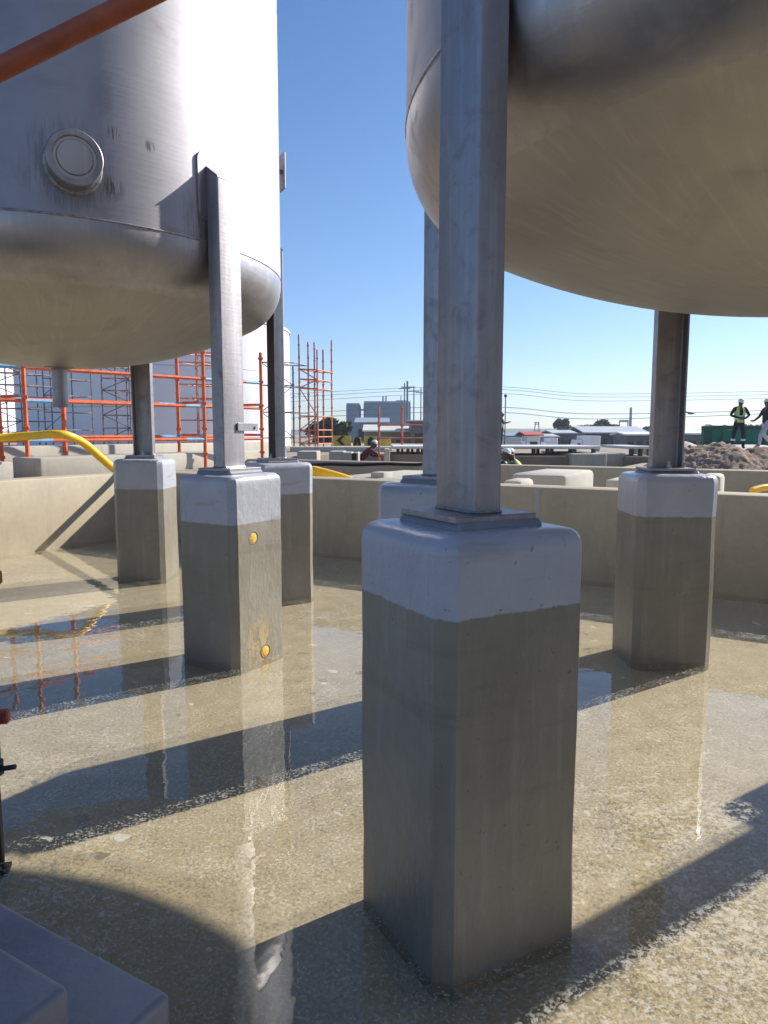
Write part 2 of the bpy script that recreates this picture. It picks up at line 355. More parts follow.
# ------------------------------------------------------------------ setting: floor, water, ground
WATER_D = .05
U0, U1, V0, V1 = -8.9, 7.0, -7.5, 7.73         # inside faces of the bund
mb = MB(); mb.add([G(U0-.3, V0-.3, -WATER_D), G(U1+.3, V0-.3, -WATER_D), G(U1+.3, V1+.3, -WATER_D), G(U0-.3, V1+.3, -WATER_D)], [(0, 1, 2, 3)])
tag(mb.build('bund_floor', M['silt'], local=True), kind='structure')
mb = MB(); mb.add([G(U0-.1, V0-.1), G(U1+.1, V0-.1), G(U1+.1, V1+.1), G(U0-.1, V1+.1)], [(0, 1, 2, 3)])
tag(mb.build('water', M['water'], local=True), kind='structure')
GZ, GB = .88, -1.2                               # level round the bunds, level of the land beyond
EU0, EU1, EV1 = -13.2, -3.2, 20.5              # excavation beyond the second wall
mb = MB()
big = 3500
quads = [((U0-.35, V0-.35), (U1+.35, V0-.35), (big, -big), (-big, -big)),
         ((U1+.35, V0-.35), (big, -big), (big, 12.4), (U1+.35, 12.4)),
         ((EU1, 12.4), (big, 12.4), (big, 42), (EU1, 42)),
         ((EU0, EV1), (EU1, EV1), (EU1, 42), (EU0, 42)),
         ((-big, 12.4), (EU0, 12.4), (EU0, 42), (-big, 42)),
         ((U0-.35, V0-.35), (-big, -big), (-big, 12.4), (U0-.35, 12.4))]
for q in quads: mb.add([G(u, v, GZ) for u, v in q], [(0, 1, 2, 3)])
mb.add([G(-big, 42, GZ), G(big, 42, GZ), G(big, 56, GB), G(-big, 56, GB)], [(0, 1, 2, 3)]); mb.add([G(-big, 56, GB), G(big, 56, GB), G(big, big, GB), G(-big, big, GB)], [(0, 1, 2, 3)])
# sides and floors of the second compartment and of the excavation
mb.add([G(U0-.35, V1+.3, .05), G(U1+.35, V1+.3, .05), G(U1+.35, 12.2, .05), G(U0-.35, 12.2, .05)], [(0, 1, 2, 3)])
mb.add([G(EU0, 12.3, -.05), G(EU1, 12.3, -.05), G(EU1, EV1, -.05), G(EU0, EV1, -.05)], [(0, 1, 2, 3)])
for (p, q) in (((EU0, 12.4), (EU0, EV1)), ((EU0, EV1), (EU1, EV1)), ((EU1, EV1), (EU1, 12.4)), ((EU0, 12.4), (U0-.35, 12.4)), ((U0-.35, 12.4), (U0-.35, V1+.3)), ((U1+.35, V1+.3), (U1+.35, 12.4))):
    mb.add([G(*p, -.05), G(*q, -.05), G(*q, GZ), G(*p, GZ)], [(0, 1, 2, 3)])
tag(mb.build('ground', M['ground'], local=True), kind='structure')

def gbox(mb, u0, u1, v0, v1, z0, z1, bev=.02, mat=0, seg=2):
    mb.box(G((u0+u1)/2, (v0+v1)/2, (z0+z1)/2), (u1-u0, v1-v0, z1-z0), GR, bev, mat, seg=seg)
# ------------------------------------------------------------------ bund walls
T = .36
def wall(name, args, label, mat='bund', cat='wall', group='bund walls'):
    mb = MB(); gbox(mb, *args, bev=.025); return tag(mb.build(name, M[mat]), label, cat, group)
wb = wall('bund_wall', (U0-T, U1+T, V1, V1+T, -.1, 1.0), 'long beige bund wall behind the plinths standing in shade at the back of the wet floor')
mb = MB(); p = at(536, 500, 7.9); uu = p.x*.866-p.y*.5
gbox(mb, uu-.035, uu+.035, V1-.004, V1+.05, .02, .985, .002); mb.build('joint_strip', M['grey'], wb)
wall('bund_wall', (U0-T, U0, V0, V1-.004, -.1, .985), 'sunlit beige bund wall at the left crossed by a slanting shadow')
wall('bund_wall', (U1, U1+T, V0, V1-.004, -.1, 1.0), 'beige bund wall closing the right side of the wet floor, outside the picture')
wall('bund_wall', (U0-T, U1+T, V0-T, V0-.004, -.1, 1.0), 'beige bund wall behind the photographer, outside the picture')
wall('bund_wall', (EU0, U1+T, 12.1, 12.4, -.1, 1.03), 'thin beige wall behind the low blocks, second wall beyond the wet floor')
# low blocks in the second compartment
def block(name, px0, px1, ytop, Y, dep, z0, label, mat='pale', bev=.06, zt=None, grp='low concrete blocks behind the back wall'):
    a, b = at(px0, ytop, Y), at(px1, ytop, Y); zt = a.z if zt is None else zt
    ua, ub = a.x*.866-a.y*.5, b.x*.866-b.y*.5; v = (a.x*.5+a.y*.866+b.x*.5+b.y*.866)/2
    mb = MB(); gbox(mb, ua, ub, v, v+dep, z0, zt, bev); return tag(mb.build(name, M[mat]), label, 'concrete block', grp)
block('concrete_block', 505, 571, 474, 9.6, 1.5, .05, 'large flat-topped pale concrete block between the two walls, left of the right-hand leg')
block('concrete_block', 500, 524, 480, 8.9, .5, .05, 'small pale concrete block in front of the large flat-topped one')
block('concrete_block', 604, 628, 480, 8.9, .6, .05, 'small pale concrete block half hidden behind the plinth of the right-hand leg', bev=.03)
block('concrete_block', 700, 722, 475, 8.6, .5, .05, 'pale concrete block peeping out right of the plinth of the right-hand leg', bev=.05)
block('concrete_slab', 318, 432, 478, 10.8, 2.3, .05, 'wide pale concrete slab beyond the back wall, left of the front leg', bev=.03)
block('concrete_block', 368, 386, 476, 10.9, .3, .6, 'low grey concrete step lying on the wide pale slab', 'grey', .02, zt=1.0)
mb = MB(); pts = [at(236+k*9.5, 465.0+.5*math.sin(k*1.1)-.05*k, 12.6+.05*k) for k in range(22)]
mb.path(pts, .032, 8); tag(mb.build('black_hose', M['black']), 'thin black hose running along the top of the second wall', 'hose')

# ------------------------------------------------------------------ plinths
CL, CR, RL = Vector((-2.714, 6.072, 0)), Vector((1.938, 3.166, 0)), 1.905
PS, PTOP, ROT = .54, 1.315, -1.6
PM = {}
def rough_plinth(seed):
    """chamfered, hand-rendered plinth in local coordinates, front face towards +X"""
    b = bmesh.new(); bmesh.ops.create_cube(b, size=1); bmesh.ops.scale(b, vec=(PS, PS, PTOP+.1), verts=b.verts)
    bmesh.ops.translate(b, vec=(0, 0, (PTOP-.1)/2), verts=b.verts)
    vert = [e for e in b.edges if abs((e.verts[0].co-e.verts[1].co).z) > .5]
    bmesh.ops.bevel(b, geom=vert, offset=.046, segments=1, affect='EDGES')
    top = [e for e in b.edges if all(v.co.z > PTOP-.01 for v in e.verts)]
    bmesh.ops.bevel(b, geom=top, offset=.07, segments=6, affect='EDGES', profile=.6)
    for _ in range(5):
        long = [e for e in b.edges if e.calc_length() > .13]
        if not long: break
        bmesh.ops.subdivide_edges(b, edges=long, cuts=1, use_grid_fill=True)
    bmesh.ops.triangulate(b, faces=[f for f in b.faces if len(f.verts) > 4])
    b.normal_update()
    for v in b.verts:
        d = noise.noise(v.co*2.2+Vector((seed*7.1, 0, 0)))*.007+noise.noise(v.co*7+Vector((0, seed*3.3, 0)))*.0028
        v.co += v.normal*d
    return b
def plinth(label, pos, ang, band, seed, drip=None, holes=()):
    t = thing('concrete_plinth', label, 'plinth', pos, R(ang+ROT), 'concrete plinths carrying the tank legs')
    mb = MB(); mb.bm(rough_plinth(seed), 0, True)
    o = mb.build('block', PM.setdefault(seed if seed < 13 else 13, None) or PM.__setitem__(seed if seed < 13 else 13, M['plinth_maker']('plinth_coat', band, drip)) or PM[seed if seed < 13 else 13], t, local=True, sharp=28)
    for (y, z) in holes:
        X1 = PS/2-.004
        f = MB(); f.lathe([(.0005, .010), (.018, .009), (.034, .006), (.045, .001), (.047, -.004)], 24, (X1, y, z), (1, 0, 0)); pl = f.build('foam_plug', M['foam'], t, local=True, sharp=60)
        f = MB(); f.lathe([(.045, .0), (.046, .008), (.049, .007), (.052, .0)], 24, (X1, y, z), (1, 0, 0)); f.build('hole_rim', M['brown'], pl, local=True)
    mb = MB(); mb.box((0, 0, PTOP+.0035), (.325, .345, .04), 0, .014); mb.build('grout_bed', M['pad_paint'], t, local=True)
    return t
def lp(C, a): return C+Vector((math.cos(R(a+ROT)), math.sin(R(a+ROT)), 0))*RL
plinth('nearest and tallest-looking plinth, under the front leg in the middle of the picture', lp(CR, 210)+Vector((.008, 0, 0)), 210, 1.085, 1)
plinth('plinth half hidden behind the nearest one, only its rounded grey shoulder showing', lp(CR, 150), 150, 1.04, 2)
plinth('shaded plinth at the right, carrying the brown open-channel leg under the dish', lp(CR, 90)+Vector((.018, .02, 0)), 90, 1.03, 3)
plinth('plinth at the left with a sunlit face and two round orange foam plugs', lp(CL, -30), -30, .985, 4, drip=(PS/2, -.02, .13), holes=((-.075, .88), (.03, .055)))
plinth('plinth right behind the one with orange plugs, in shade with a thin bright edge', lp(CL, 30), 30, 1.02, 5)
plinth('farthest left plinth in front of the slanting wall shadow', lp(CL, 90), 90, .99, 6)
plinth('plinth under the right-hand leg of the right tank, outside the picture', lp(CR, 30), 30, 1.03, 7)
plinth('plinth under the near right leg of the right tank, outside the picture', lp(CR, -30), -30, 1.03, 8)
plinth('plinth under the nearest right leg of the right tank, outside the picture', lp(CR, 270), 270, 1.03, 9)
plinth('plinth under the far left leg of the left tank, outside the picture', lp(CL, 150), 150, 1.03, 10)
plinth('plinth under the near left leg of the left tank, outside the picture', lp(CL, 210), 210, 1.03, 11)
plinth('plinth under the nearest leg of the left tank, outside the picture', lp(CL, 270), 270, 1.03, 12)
# stepped pad in the lower left corner
tp = thing('stepped_pad', 'dark blue-grey stepped concrete pad in the lower left corner', 'concrete pad', (-1.1, 1.1, -.07))
def padbox(corner, z0, z1, lx, ly, name):
    # corner = far right top corner; sides run along -u and -v
    u, v = corner.x*.866-corner.y*.5, corner.x*.5+corner.y*.866
    mb = MB(); mb.box(G(u-lx/2, v-ly/2, (z0+z1)/2), (lx, ly, z1-z0), GR, .018, seg=3); return mb.build(name, M['pad_paint'], tp)
padbox(Vector((-.477, 1.479)), -.09, .35, 1.4, .8, 'lower_step')
padbox(Vector((-.629, 1.32)), .352, .5, 1.05, .55, 'upper_step')

# ------------------------------------------------------------------ tanks
RT, ZS = 1.845, 2.885
def head_profile(n=10, m=24):
    D = 2*RT; Rc, rk = D, .1*D                      # torispherical head
    cx = RT-rk; ang = math.asin(cx/(Rc-rk)); zc = math.sqrt((Rc-rk)**2-cx**2)
    pr = [(RT, .0), (RT, -.03)]
    for k in range(1, n+1):
        t = (math.pi/2-ang)*k/n; pr.append((cx+rk*math.cos(t), -.03-rk*math.sin(t)))
    for k in range(1, m+1):
        t = ang*(1-k/m); pr.append((max(Rc*math.sin(t), .0005), -.03+zc-Rc*math.cos(t)))
    return pr
def make_tank(label, C):
    t = thing('storage_tank', label, 'tank', C, 0, 'stainless tanks on six legs')
    ZT = 8.2
    mb = MB(); mb.lathe([(RT, ZS)]+[(RT, ZS+(ZT-ZS)*k/12) for k in range(1, 13)], 128); mb.build('shell', M['steel'], t, local=True)
    pr = head_profile(); mb = MB(); mb.lathe([(r, ZS+z) for r, z in pr[:12]], 128, mat=1); mb.lathe([(r, ZS+z) for r, z in pr[11:]], 128); hd = mb.build('bottom_head', [M['steel_head'], M['steel_knuckle']], t, local=True, sharp=60)
    mb = MB(); mb.lathe([(r, ZT-z*.9) for r, z in pr], 64); mb.build('top_head', M['steel_head'], t, local=True, sharp=60)
    mb = MB(); rr = .008
    mb.lathe([(RT+rr*math.cos(a)*.6, ZS+rr*math.sin(a)) for a in [R(k*45) for k in range(9)]], 128); mb.build('weld_seam', M['weld'], t, local=True)
    mb = MB(); mb.lathe([(RT+rr*math.cos(a)*.35, 5.0+rr*math.sin(a)) for a in [R(k*45) for k in range(9)]], 128)
    for a in (-150, 20, 200): mb.tube((RT*math.cos(R(a)), RT*math.sin(R(a)), ZS), (RT*math.cos(R(a)), RT*math.sin(R(a)), 5.0), .005, 6)
    mb.build('upper_weld', M['steel'], t, local=True)
    # blind nozzle
    az = R(-62); d = Vector((math.cos(az), math.sin(az), 0)); c = d*(RT-.03)+Vector((0, 0, 3.17))
    mb = MB(); mb.lathe([(.0, .0), (.148, .0), (.148, .145), (.155, .15), (.155, .19), (.150, .196), (.121, .196)], 48, c, d); nz = mb.build('nozzle', M['steel_leg'], t, local=True, sharp=30)
    mb = MB(); mb.lathe([(.121, .196), (.117, .183), (.101, .183), (.095, .192), (.054, .196), (.0005, .197)], 48, c, d); mb.build('nozzle_cap', M['steel_head'], nz, local=True, sharp=25)
    mb = MB(); mb.lathe([(.14, .02), (.168, .036), (.160, .05), (.145, .054)], 48, c, d); mb.build('nozzle_weld', M['weld'], nz, local=True)
    # outlet pipe under the dish
    zb = ZS+pr[-1][1]
    mb = MB(); mb.lathe([(.115, zb+.02), (.115, zb-.006), (.08, zb-.012), (.06, zb-.02), (.06, zb-.30), (.075, zb-.30), (.075, zb-.325), (.05, zb-.325)], 32); mb.build('outlet_pipe', M['steel_leg'], t, local=True, sharp=30)
    # legs: folded channels open towards the tank
    W, DP, TH, ztop = .215, .10, .012, 3.36
    for k in range(6):
        a = R(30+60*k+ROT); Mx = Matrix.Rotation(a, 4, 'Z') @ Matrix.Translation((RL, 0, 0))
        o, hd2, r = W/2, DP/2, .014
        outer = [(-hd2, -o)]+[(hd2-r+r*math.cos(R(x)), -o+r+r*math.sin(R(x))) for x in (-90, -60, -30, 0)]+[(hd2-r+r*math.cos(R(x)), o-r+r*math.sin(R(x))) for x in (0, 30, 60, 90)]+[(-hd2, o)]
        q, q2 = o-TH, hd2-TH
        inner = [(-hd2, q)]+[(q2-.01, q), (q2, q-.01), (q2, -q+.01), (q2-.01, -q)]+[(-hd2, -q)]
        poly = outer+inner; n = len(poly); vs = []
        for lev in range(9):
            for (x, y) in poly:
                zz = PTOP+.04+(ztop-PTOP-.04)*lev/8
                if lev == 8: zz -= (x+hd2)*.75               # sloped cut at the top
                vs.append(Mx @ Vector((x, y, zz)))
        fs = [(l*n+i, l*n+(i+1) % n, (l+1)*n+(i+1) % n, (l+1)*n+i) for l in range(8) for i in range(n)]
        mb = MB(); mb.add(vs, fs, 0, True)
        no, ni = len(outer), len(inner)
        # end caps: strips between outer and inner outline
        for base in (0, 8*n):
            O = [base+i for i in range(no)]; I = [base+no+ni-1-i for i in range(ni)]
            seq = [(0, 0), (1, 1), (2, 1), (3, 2), (4, 2), (5, 3), (6, 3), (7, 4), (8, 4), (9, 5)]
            for (a1, b1), (a2, b2) in zip(seq, seq[1:]):
                f = (O[a1], O[a2], I[b2], I[b1]) if b1 != b2 else (O[a1], O[a2], I[b1])
                mb.f.append(f); mb.m.append(0); mb.sm.append(False)
        # sloped cover plate on top
        zt0, zt1 = ztop+.004, ztop-(2*hd2)*.75+.004
        mb.add([Mx @ Vector(v) for v in ((-hd2, -o, zt0), (hd2, -o, zt1), (hd2, o, zt1), (-hd2, o, zt0), (-hd2, -o, zt0+.008), (hd2, -o, zt1+.008), (hd2, o, zt1+.008), (-hd2, o, zt0+.008))],
               [(3, 2, 1, 0), (4, 5, 6, 7), (0, 1, 5, 4), (1, 2, 6, 5), (2, 3, 7, 6), (3, 0, 4, 7)])
        leg = mb.build('leg', M['steel_leg'], t, local=True, sharp=25)
        mb = MB(); mb.box(Mx @ Vector((0, 0, PTOP+.031)), (.30, .32, .018), a, .002); mb.build('base_plate', M['steel_leg'], leg, local=True)
        mb = MB(); zb_ = PTOP+.044
        loop = [(-hd2, -o-.003), (hd2-.015, -o-.003), (hd2+.003, -o+.015), (hd2+.003, o-.015), (hd2-.015, o+.003), (-hd2, o+.003)]
        mb.path([Mx @ Vector((x, y, zb_)) for x, y in loop], .007, 6); mb.build('weld_bead', M['weld'], leg, local=True)
        mb = MB()
        mb.tube(Mx @ Vector((-.06, 0, PTOP+.04)), Mx @ Vector((-.06, 0, PTOP+.085)), .010, 8); mb.tube(Mx @ Vector((-.06, 0, PTOP+.04)), Mx @ Vector((-.06, 0, PTOP+.058)), .021, 6)
        mb.build('anchor_bolt', M['galv'], leg, local=True)
        # reinforcing pad wrapped on the shell
        hw, z0, z1, cr, th = .175, 3.02, 3.46, .055, .012
        outl = []
        for (cx, cz, s) in ((hw-cr, z1-cr, 0), (-hw+cr, z1-cr, 90), (-hw+cr, z0+cr, 180), (hw-cr, z0+cr, 270)):
            outl += [(cx+cr*math.cos(R(s+x)), cz+cr*math.sin(R(s+x))) for x in (0, 22.5, 45, 67.5, 90)]
        mb = MB(); N = len(outl); ringv = []
        def sp(sx, sz, rad): return Vector((rad*math.cos(a+sx/RT), rad*math.sin(a+sx/RT), sz))
        mid = (z0+z1)/2; K = 5
        for kk in range(K, 0, -1): ringv.append([sp(x*kk/K, mid+(z-mid)*kk/K, RT+th) for x, z in outl])
        ringv.insert(0, [sp(x*1.015, mid+(z-mid)*1.012, RT-.002) for x, z in outl])
        vs = [v for g in ringv for v in g]+[sp(0, mid, RT+th)]
        fs = [(g*N+i, g*N+(i+1) % N, (g+1)*N+(i+1) % N, (g+1)*N+i) for g in range(K) for i in range(N)]+[(K*N+i, K*N+(i+1) % N, len(vs)-1) for i in range(N)]
        mb.add(vs, fs, 0, True); mb.build('reinforcing_pad', M['steel'], leg, local=True, sharp=40)
        if k == 5:     # earthing lug on the leg beside the orange plugs
            mb = MB(); mb.box(Mx @ Vector((DP/2+.008, W/2+.02, 1.64)), (.012, .21, .055), a, .002); mb.tube(Mx @ Vector((DP/2+.004, W/2+.095, 1.64)), Mx @ Vector((DP/2+.022, W/2+.095, 1.64)), .011, 8)
            mb.build('earthing_lug', M['steel_leg'], leg, local=True)
    az = R(24.5); d = Vector((math.cos(az), math.sin(az), 0)); mb = MB()
    mb.box(d*(RT+.05)+Vector((0, 0, 3.98)), (.10, .05, .03), az, .003); mb.box(d*(RT+.11)+Vector((0, 0, 3.98)), (.02, .14, .32), az, .004)
    mb.build('bracket', M['steel_leg'], t, local=True)
    return t
make_tank('left stainless tank with a round blind nozzle on its shaded side, sunlit at the right', CL)
tk = make_tank('nearer stainless tank at the upper right, seen from below its brown shaded dish', CR)

for C in (Vector((1.45, -2.75, 0)), Vector((6.59, .27, 0))):          # unseen tanks added to cut sky fill and floor bounce on the plinths
    dup(tk, C, None, 'stainless tank added outside the picture to block sky light')
    for k in range(6): plinth('plinth of an added sky-blocking tank, outside the picture', lp(C, 30+60*k), 30+60*k, 1.03, 20+k)
# ------------------------------------------------------------------ scaffolding
def couple(mb, p, r=.055, mat=0): mb.box(p, (r*2, r*2, r*1.6), GR, .012, mat)
# near standard at the left edge with base jack, and a brace crossing the upper left corner
bay = thing('scaffold_bay', 'near red scaffold bay, its brace crossing the top left corner, jack foot at left edge', 'scaffolding', (-1.446, 2.53, 0))
mb = MB(); X, Y = -1.446, 2.53
mb.tube((X, Y, .40), (X, Y, .55), .026, 14, 1); mb.tube((X, Y, .55), (X, Y, 2.75), .026, 14, 0)
for z in (.56, 1.08, 1.6, 2.1, 2.6):
    for a in (0, 90, 180, 270):
        d = Vector((math.cos(R(a+10)), math.sin(R(a+10)), 0)); mb.box(Vector((X, Y, z))+d*.042, (.045, .035, .05), R(a+10), .006, 0)
mb.build('standard', [M['red'], M['blue']], bay)
mb = MB(); mb.tube((X, Y, -.05), (X, Y, .40), .018, 12, 0); mb.box((X, Y, -.035), (.07, .07, .012), .3, .002, 0); mb.tube((X, Y, .34), (X, Y, .39), .034, 12, 0)
mb.tube((X-.06, Y, .345), (X+.085, Y-.01, .375), .010, 8, 0); mb.build('base_jack', [M['black'], M['red']], bay)
mb = MB(); mb.tube((-1.86, 1.36, .0), (-1.86, 1.36, 2.75), .026, 12, 0); mb.box((-1.86, 1.36, -.03), (.15, .15, .08), .3, .002); mb.build('standard', [M['red']], bay)
pa, pb = at(-330, 234, 1.42), at(300, -81, 1.42)
mb = MB(); mb.tube(pa, pb, .0195, 18); mb.build('brace', [M['brace']], bay)
mb = MB(); mb.tube((X, Y, 2.1), (-1.86, 1.36, 2.1), .024, 10); mb.build('ledger', [M['red']], bay)

def scaffold(label, cols, levels, ztop, z0, rt, mats, blue=False, diag=(), plank=(), group='scaffolds round the far tanks'):
    """cols: list of plan points (standards); ledgers join consecutive columns on every level"""
    c = sum((Vector((*p, 0)) for p in cols), Vector())/len(cols)
    t = thing('scaffold', label, 'scaffolding', (c.x, c.y, z0), 0, group)
    for i, p in enumerate(cols):
        mb = MB(); zt = ztop[i] if isinstance(ztop, (list, tuple)) else ztop
        mb.tube((*p, z0), (*p, zt), rt, 8); z = z0+.3
        while z < zt-.05: mb.box((*p, z), (rt*2.7, rt*2.7, rt*1.7), .4, rt*.3); z += .5
        mb.build('standard', mats[i % 2 if len(mats) > 2 else 0], t)
    return t, c
def ledger(t, p, q, r, mats, blue=0.0):
    p, q = Vector(p), Vector(q); mb = MB()
    if blue:
        d = (q-p).normalized()*blue
        mb.tube(p, p+d, r, 8, 1); mb.tube(p+d, q-d, r, 8, 0); mb.tube(q-d, q, r, 8, 1)
    else: mb.tube(p, q, r, 8, 0)
    mb.build('ledger', mats, t)
# orange scaffold just beyond the left wall
S0 = [at(x, 440, y) for x, y in ((-110, 10.6), (27, 11.8), (205, 14.4), (262, 15.6))]
back = Vector((-.62, .36, 0))
cols = [(p.x, p.y) for p in S0]+[((p+back).x, (p+back).y) for p in S0]
t, c = scaffold('orange scaffold with light blue tube ends just beyond the left wall, yellow hose in front', cols, 0, [3.3]*8, GZ, .036, [M['orange']])
zz = [1.47, 2.12, 2.66]
for row in (0, 4):
    for i in range(3):
        for z in zz:
            p, q = Vector((*cols[row+i], z+(.05 if row else 0))), Vector((*cols[row+i+1], z+(.05 if row else 0)))
            ledger(t, p, q, .031, [M['orange'], M['ltblue']], .42 if (i+int(z*3)) % 2 else 0)
for i in range(4):
    for z in (1.55, 2.2): ledger(t, (*cols[i], z), (*cols[4+i], z), .028, [M['orange'], M['ltblue']], .12)
pmid = at(77, 440, 12.5)
mb = MB(); mb.tube((pmid.x-.3, pmid.y+.2, GZ), (pmid.x-.3, pmid.y+.2, 3.3), .045, 8); mb.build('standard', [M['orange']], t)
# distant scaffold towers
def tower(label, px0, px1, Y, ys, ztop, mat, r=.035, nx=2, dep=1.4, diag=True):
    p0, p1 = at(px0, 440, Y), at(px1, 440, Y); cols = []
    for j in range(2):
        for i in range(nx): f = i/(nx-1); cols.append((p0.x+(p1.x-p0.x)*f+j*.5, Y+j*dep+(.4*f)))
    zt = [ztop-(.7*((i*37) % 5)/5) for i in range(len(cols))]
    t, c = scaffold(label, cols, 0, zt, GZ, r, [mat])
    for y in ys:
        z = at(px0, y, Y).z
        for j in range(2):
            for i in range(nx-1): ledger(t, (*cols[j*nx+i], z), (*cols[j*nx+i+1], z), r*.8, [mat])
        for i in range(nx): ledger(t, (*cols[i], z), (*cols[nx+i], z), r*.8, [mat])
    if diag:
        zs = sorted(at(px0, y, Y).z for y in ys)
        for k, (a, b) in enumerate(zip(zs, zs[1:])):
            i, j = (0, nx-1) if k % 2 else (nx-1, 0)
            mb = MB(); mb.tube((*cols[i], a), (*cols[j], b), r*.7, 6); mb.build('brace', [mat], t)
    return t, cols
tower('tall faded orange scaffold tower standing free at the right end of the white tank', 300, 317, 30, (452, 444, 437, 430, 416, 388, 379, 369), 5.6, M['pink'], .033, 3)
tower('thin grey scaffold row against the bright end of the white tank', 262, 293, 31, (438, 412, 385, 362), 5.0, M['purple'], .028, 3)
tower('dark scaffold beside the leg of the far left plinth, against the white tank', 104, 128, 29, (452, 440, 428, 415, 402, 390, 378, 366, 352), 5.3, M['purple'], .026, 3)
tower('dark scaffold at the far left edge beside the pale sky gap', -6, 18, 27, (442, 432, 421, 408, 396, 384, 372, 360), 5.2, M['purple'], .025, 3)
tower('purple scaffold between the outlet pipe and the far left leg', 46, 62, 28, (446, 430, 412, 395, 378, 362), 5.2, M['purple'], .024, 2)
tower('faded orange scaffold between the two left tank legs', 178, 216, 29, (442, 420, 398, 384, 362, 352), 5.2, M['pink'], .03, 3, diag=False)
# handrail scaffold left of the front leg
a, b, d = at(379, 440, 21), at(402, 440, 21), at(440, 440, 21)
cols = [(a.x, a.y), (b.x, b.y), (d.x, d.y)]
t, c = scaffold('low pinkish scaffold handrail in front of the cream roofed shed', cols, 0, [at(379, 407, 21).z, at(402, 406, 21).z, 2.0], .0, .03, [M['pink']])
for y in (425, 438, 455):
    for i in range(2): ledger(t, (*cols[i], at(379, y, 21).z), (*cols[i+1], at(379, y, 21).z), .025, [M['pink']])

# ------------------------------------------------------------------ hoses
def smooth_path(pts, n=12):
    out = []; P = [pts[0]]+pts+[pts[-1]]
    for i in range(1, len(P)-2):
        for k in range(n):
            t = k/n; out.append(.5*((2*P[i])+(P[i+1]-P[i-1])*t+(2*P[i-1]-5*P[i]+4*P[i+1]-P[i+2])*t*t+(3*P[i]-P[i-1]-3*P[i+1]+P[i+2])*t**3))
    return out+[pts[-1]]
hp = [at(-60, 444, 10.4), at(0, 438, 10.9), at(35, 435.5, 11.0), at(62, 434.5, 11.0), at(82, 442, 11.3), at(100, 457, 11.6), at(116, 470, 11.9), at(134, 478, 12.4)]
mb = MB(); mb.path(smooth_path(hp, 14), .062, 12, ribs=.05); tag(mb.build('drain_hose', M['yellow']), 'yellow corrugated hose arching down behind the far left plinth', 'hose')
hp = [at(300, 478, 10.3), at(312, 472, 10.2), at(322, 473, 10.15), at(338, 476, 10.1), at(352, 479, 10.1)]
mb = MB(); mb.path(smooth_path(hp, 14), [.085-.055*(k/56)**2 for k in range(57)], 12, ribs=.05); tag(mb.build('drain_hose', M['yellow']), 'yellow hose end lying on the back wall beside the shaded left plinth', 'hose')
hp = [at(752, 491, 7.3), at(762, 488, 7.35), at(780, 487, 7.4), at(830, 488, 7.4)]
mb = MB(); mb.path(smooth_path(hp, 10), .035, 12, ribs=.05); tag(mb.build('drain_hose', M['yellow']), 'bit of yellow hose lying on the back wall at the right edge', 'hose')

mb = MB(); mb.path(smooth_path([Vector(q) for q in ((-3.64, 11.12, 1.0), (-3.65, 11.12, 1.2), (-3.62, 11.10, 1.29), (-3.56, 11.0, 1.23), (-3.36, 10.52, .99))], 8), .05, 10)  # hidden pipe added to throw the slanting strip of shadow on the left wall
tag(mb.build('shadow_pipe', M['galv']), 'bent pipe added on the back wall to cast the slanting shadow, hidden behind the farthest left leg', 'pipe')
# ------------------------------------------------------------------ outside: left side
mb = MB(); gbox(mb, -12.4, -12.0, 3.0, 15.0, .8, 1.36, .02); tag(mb.build('concrete_wall', M['pale']), 'low pale concrete wall behind the orange scaffold', 'wall')
mb = MB(); gbox(mb, -11.2, -10.45, 7.15, 13.5, .8, 1.2, .03); tag(mb.build('concrete_block', M['pale']), 'long pale concrete block between the left wall and the orange scaffold', 'concrete block')
mb = MB(); gbox(mb, -10.9, -10.3, 5.0, 6.6, .8, 1.16, .03); tag(mb.build('concrete_block', M['grey']), 'grey concrete block at the left edge behind the sunlit wall', 'concrete block')
# big white tanks
def far_tank(label, px, Y, rad, zt):
    p = at(px, 440, Y); t = thing('white_tank', label, 'tank', (p.x, p.y, GZ), 0, 'white tanks in the background')
    mb = MB(); mb.lathe([(rad, GZ), (rad, zt)], 96, (p.x, p.y, 0)); mb.build('shell', M['white_tank'], t)
    mb = MB(); mb.lathe([(rad+.06, zt-.05), (rad+.06, zt+.06), (rad-.1, zt+.1), (rad*.5, zt+.5), (.01, zt+.7)], 96, (p.x, p.y, 0)); mb.build('roof', M['white_tank'], t)
    mb = MB()
    for z in (GZ+1.9, GZ+3.8): mb.lathe([(rad+.012*math.cos(R(k*60)), z+.02*math.sin(R(k*60))) for k in range(7)], 96, (p.x, p.y, 0))
    mb.build('weld_seam', M['ltgrey'], t)
    return t
far_tank('big white tank behind the left scaffolds with a bright sunlit right end', 161, 40, 7.15, 7.1)
far_tank('white tank at the far left edge, farther back than the big one', -75, 62, 8.4, 8.2)
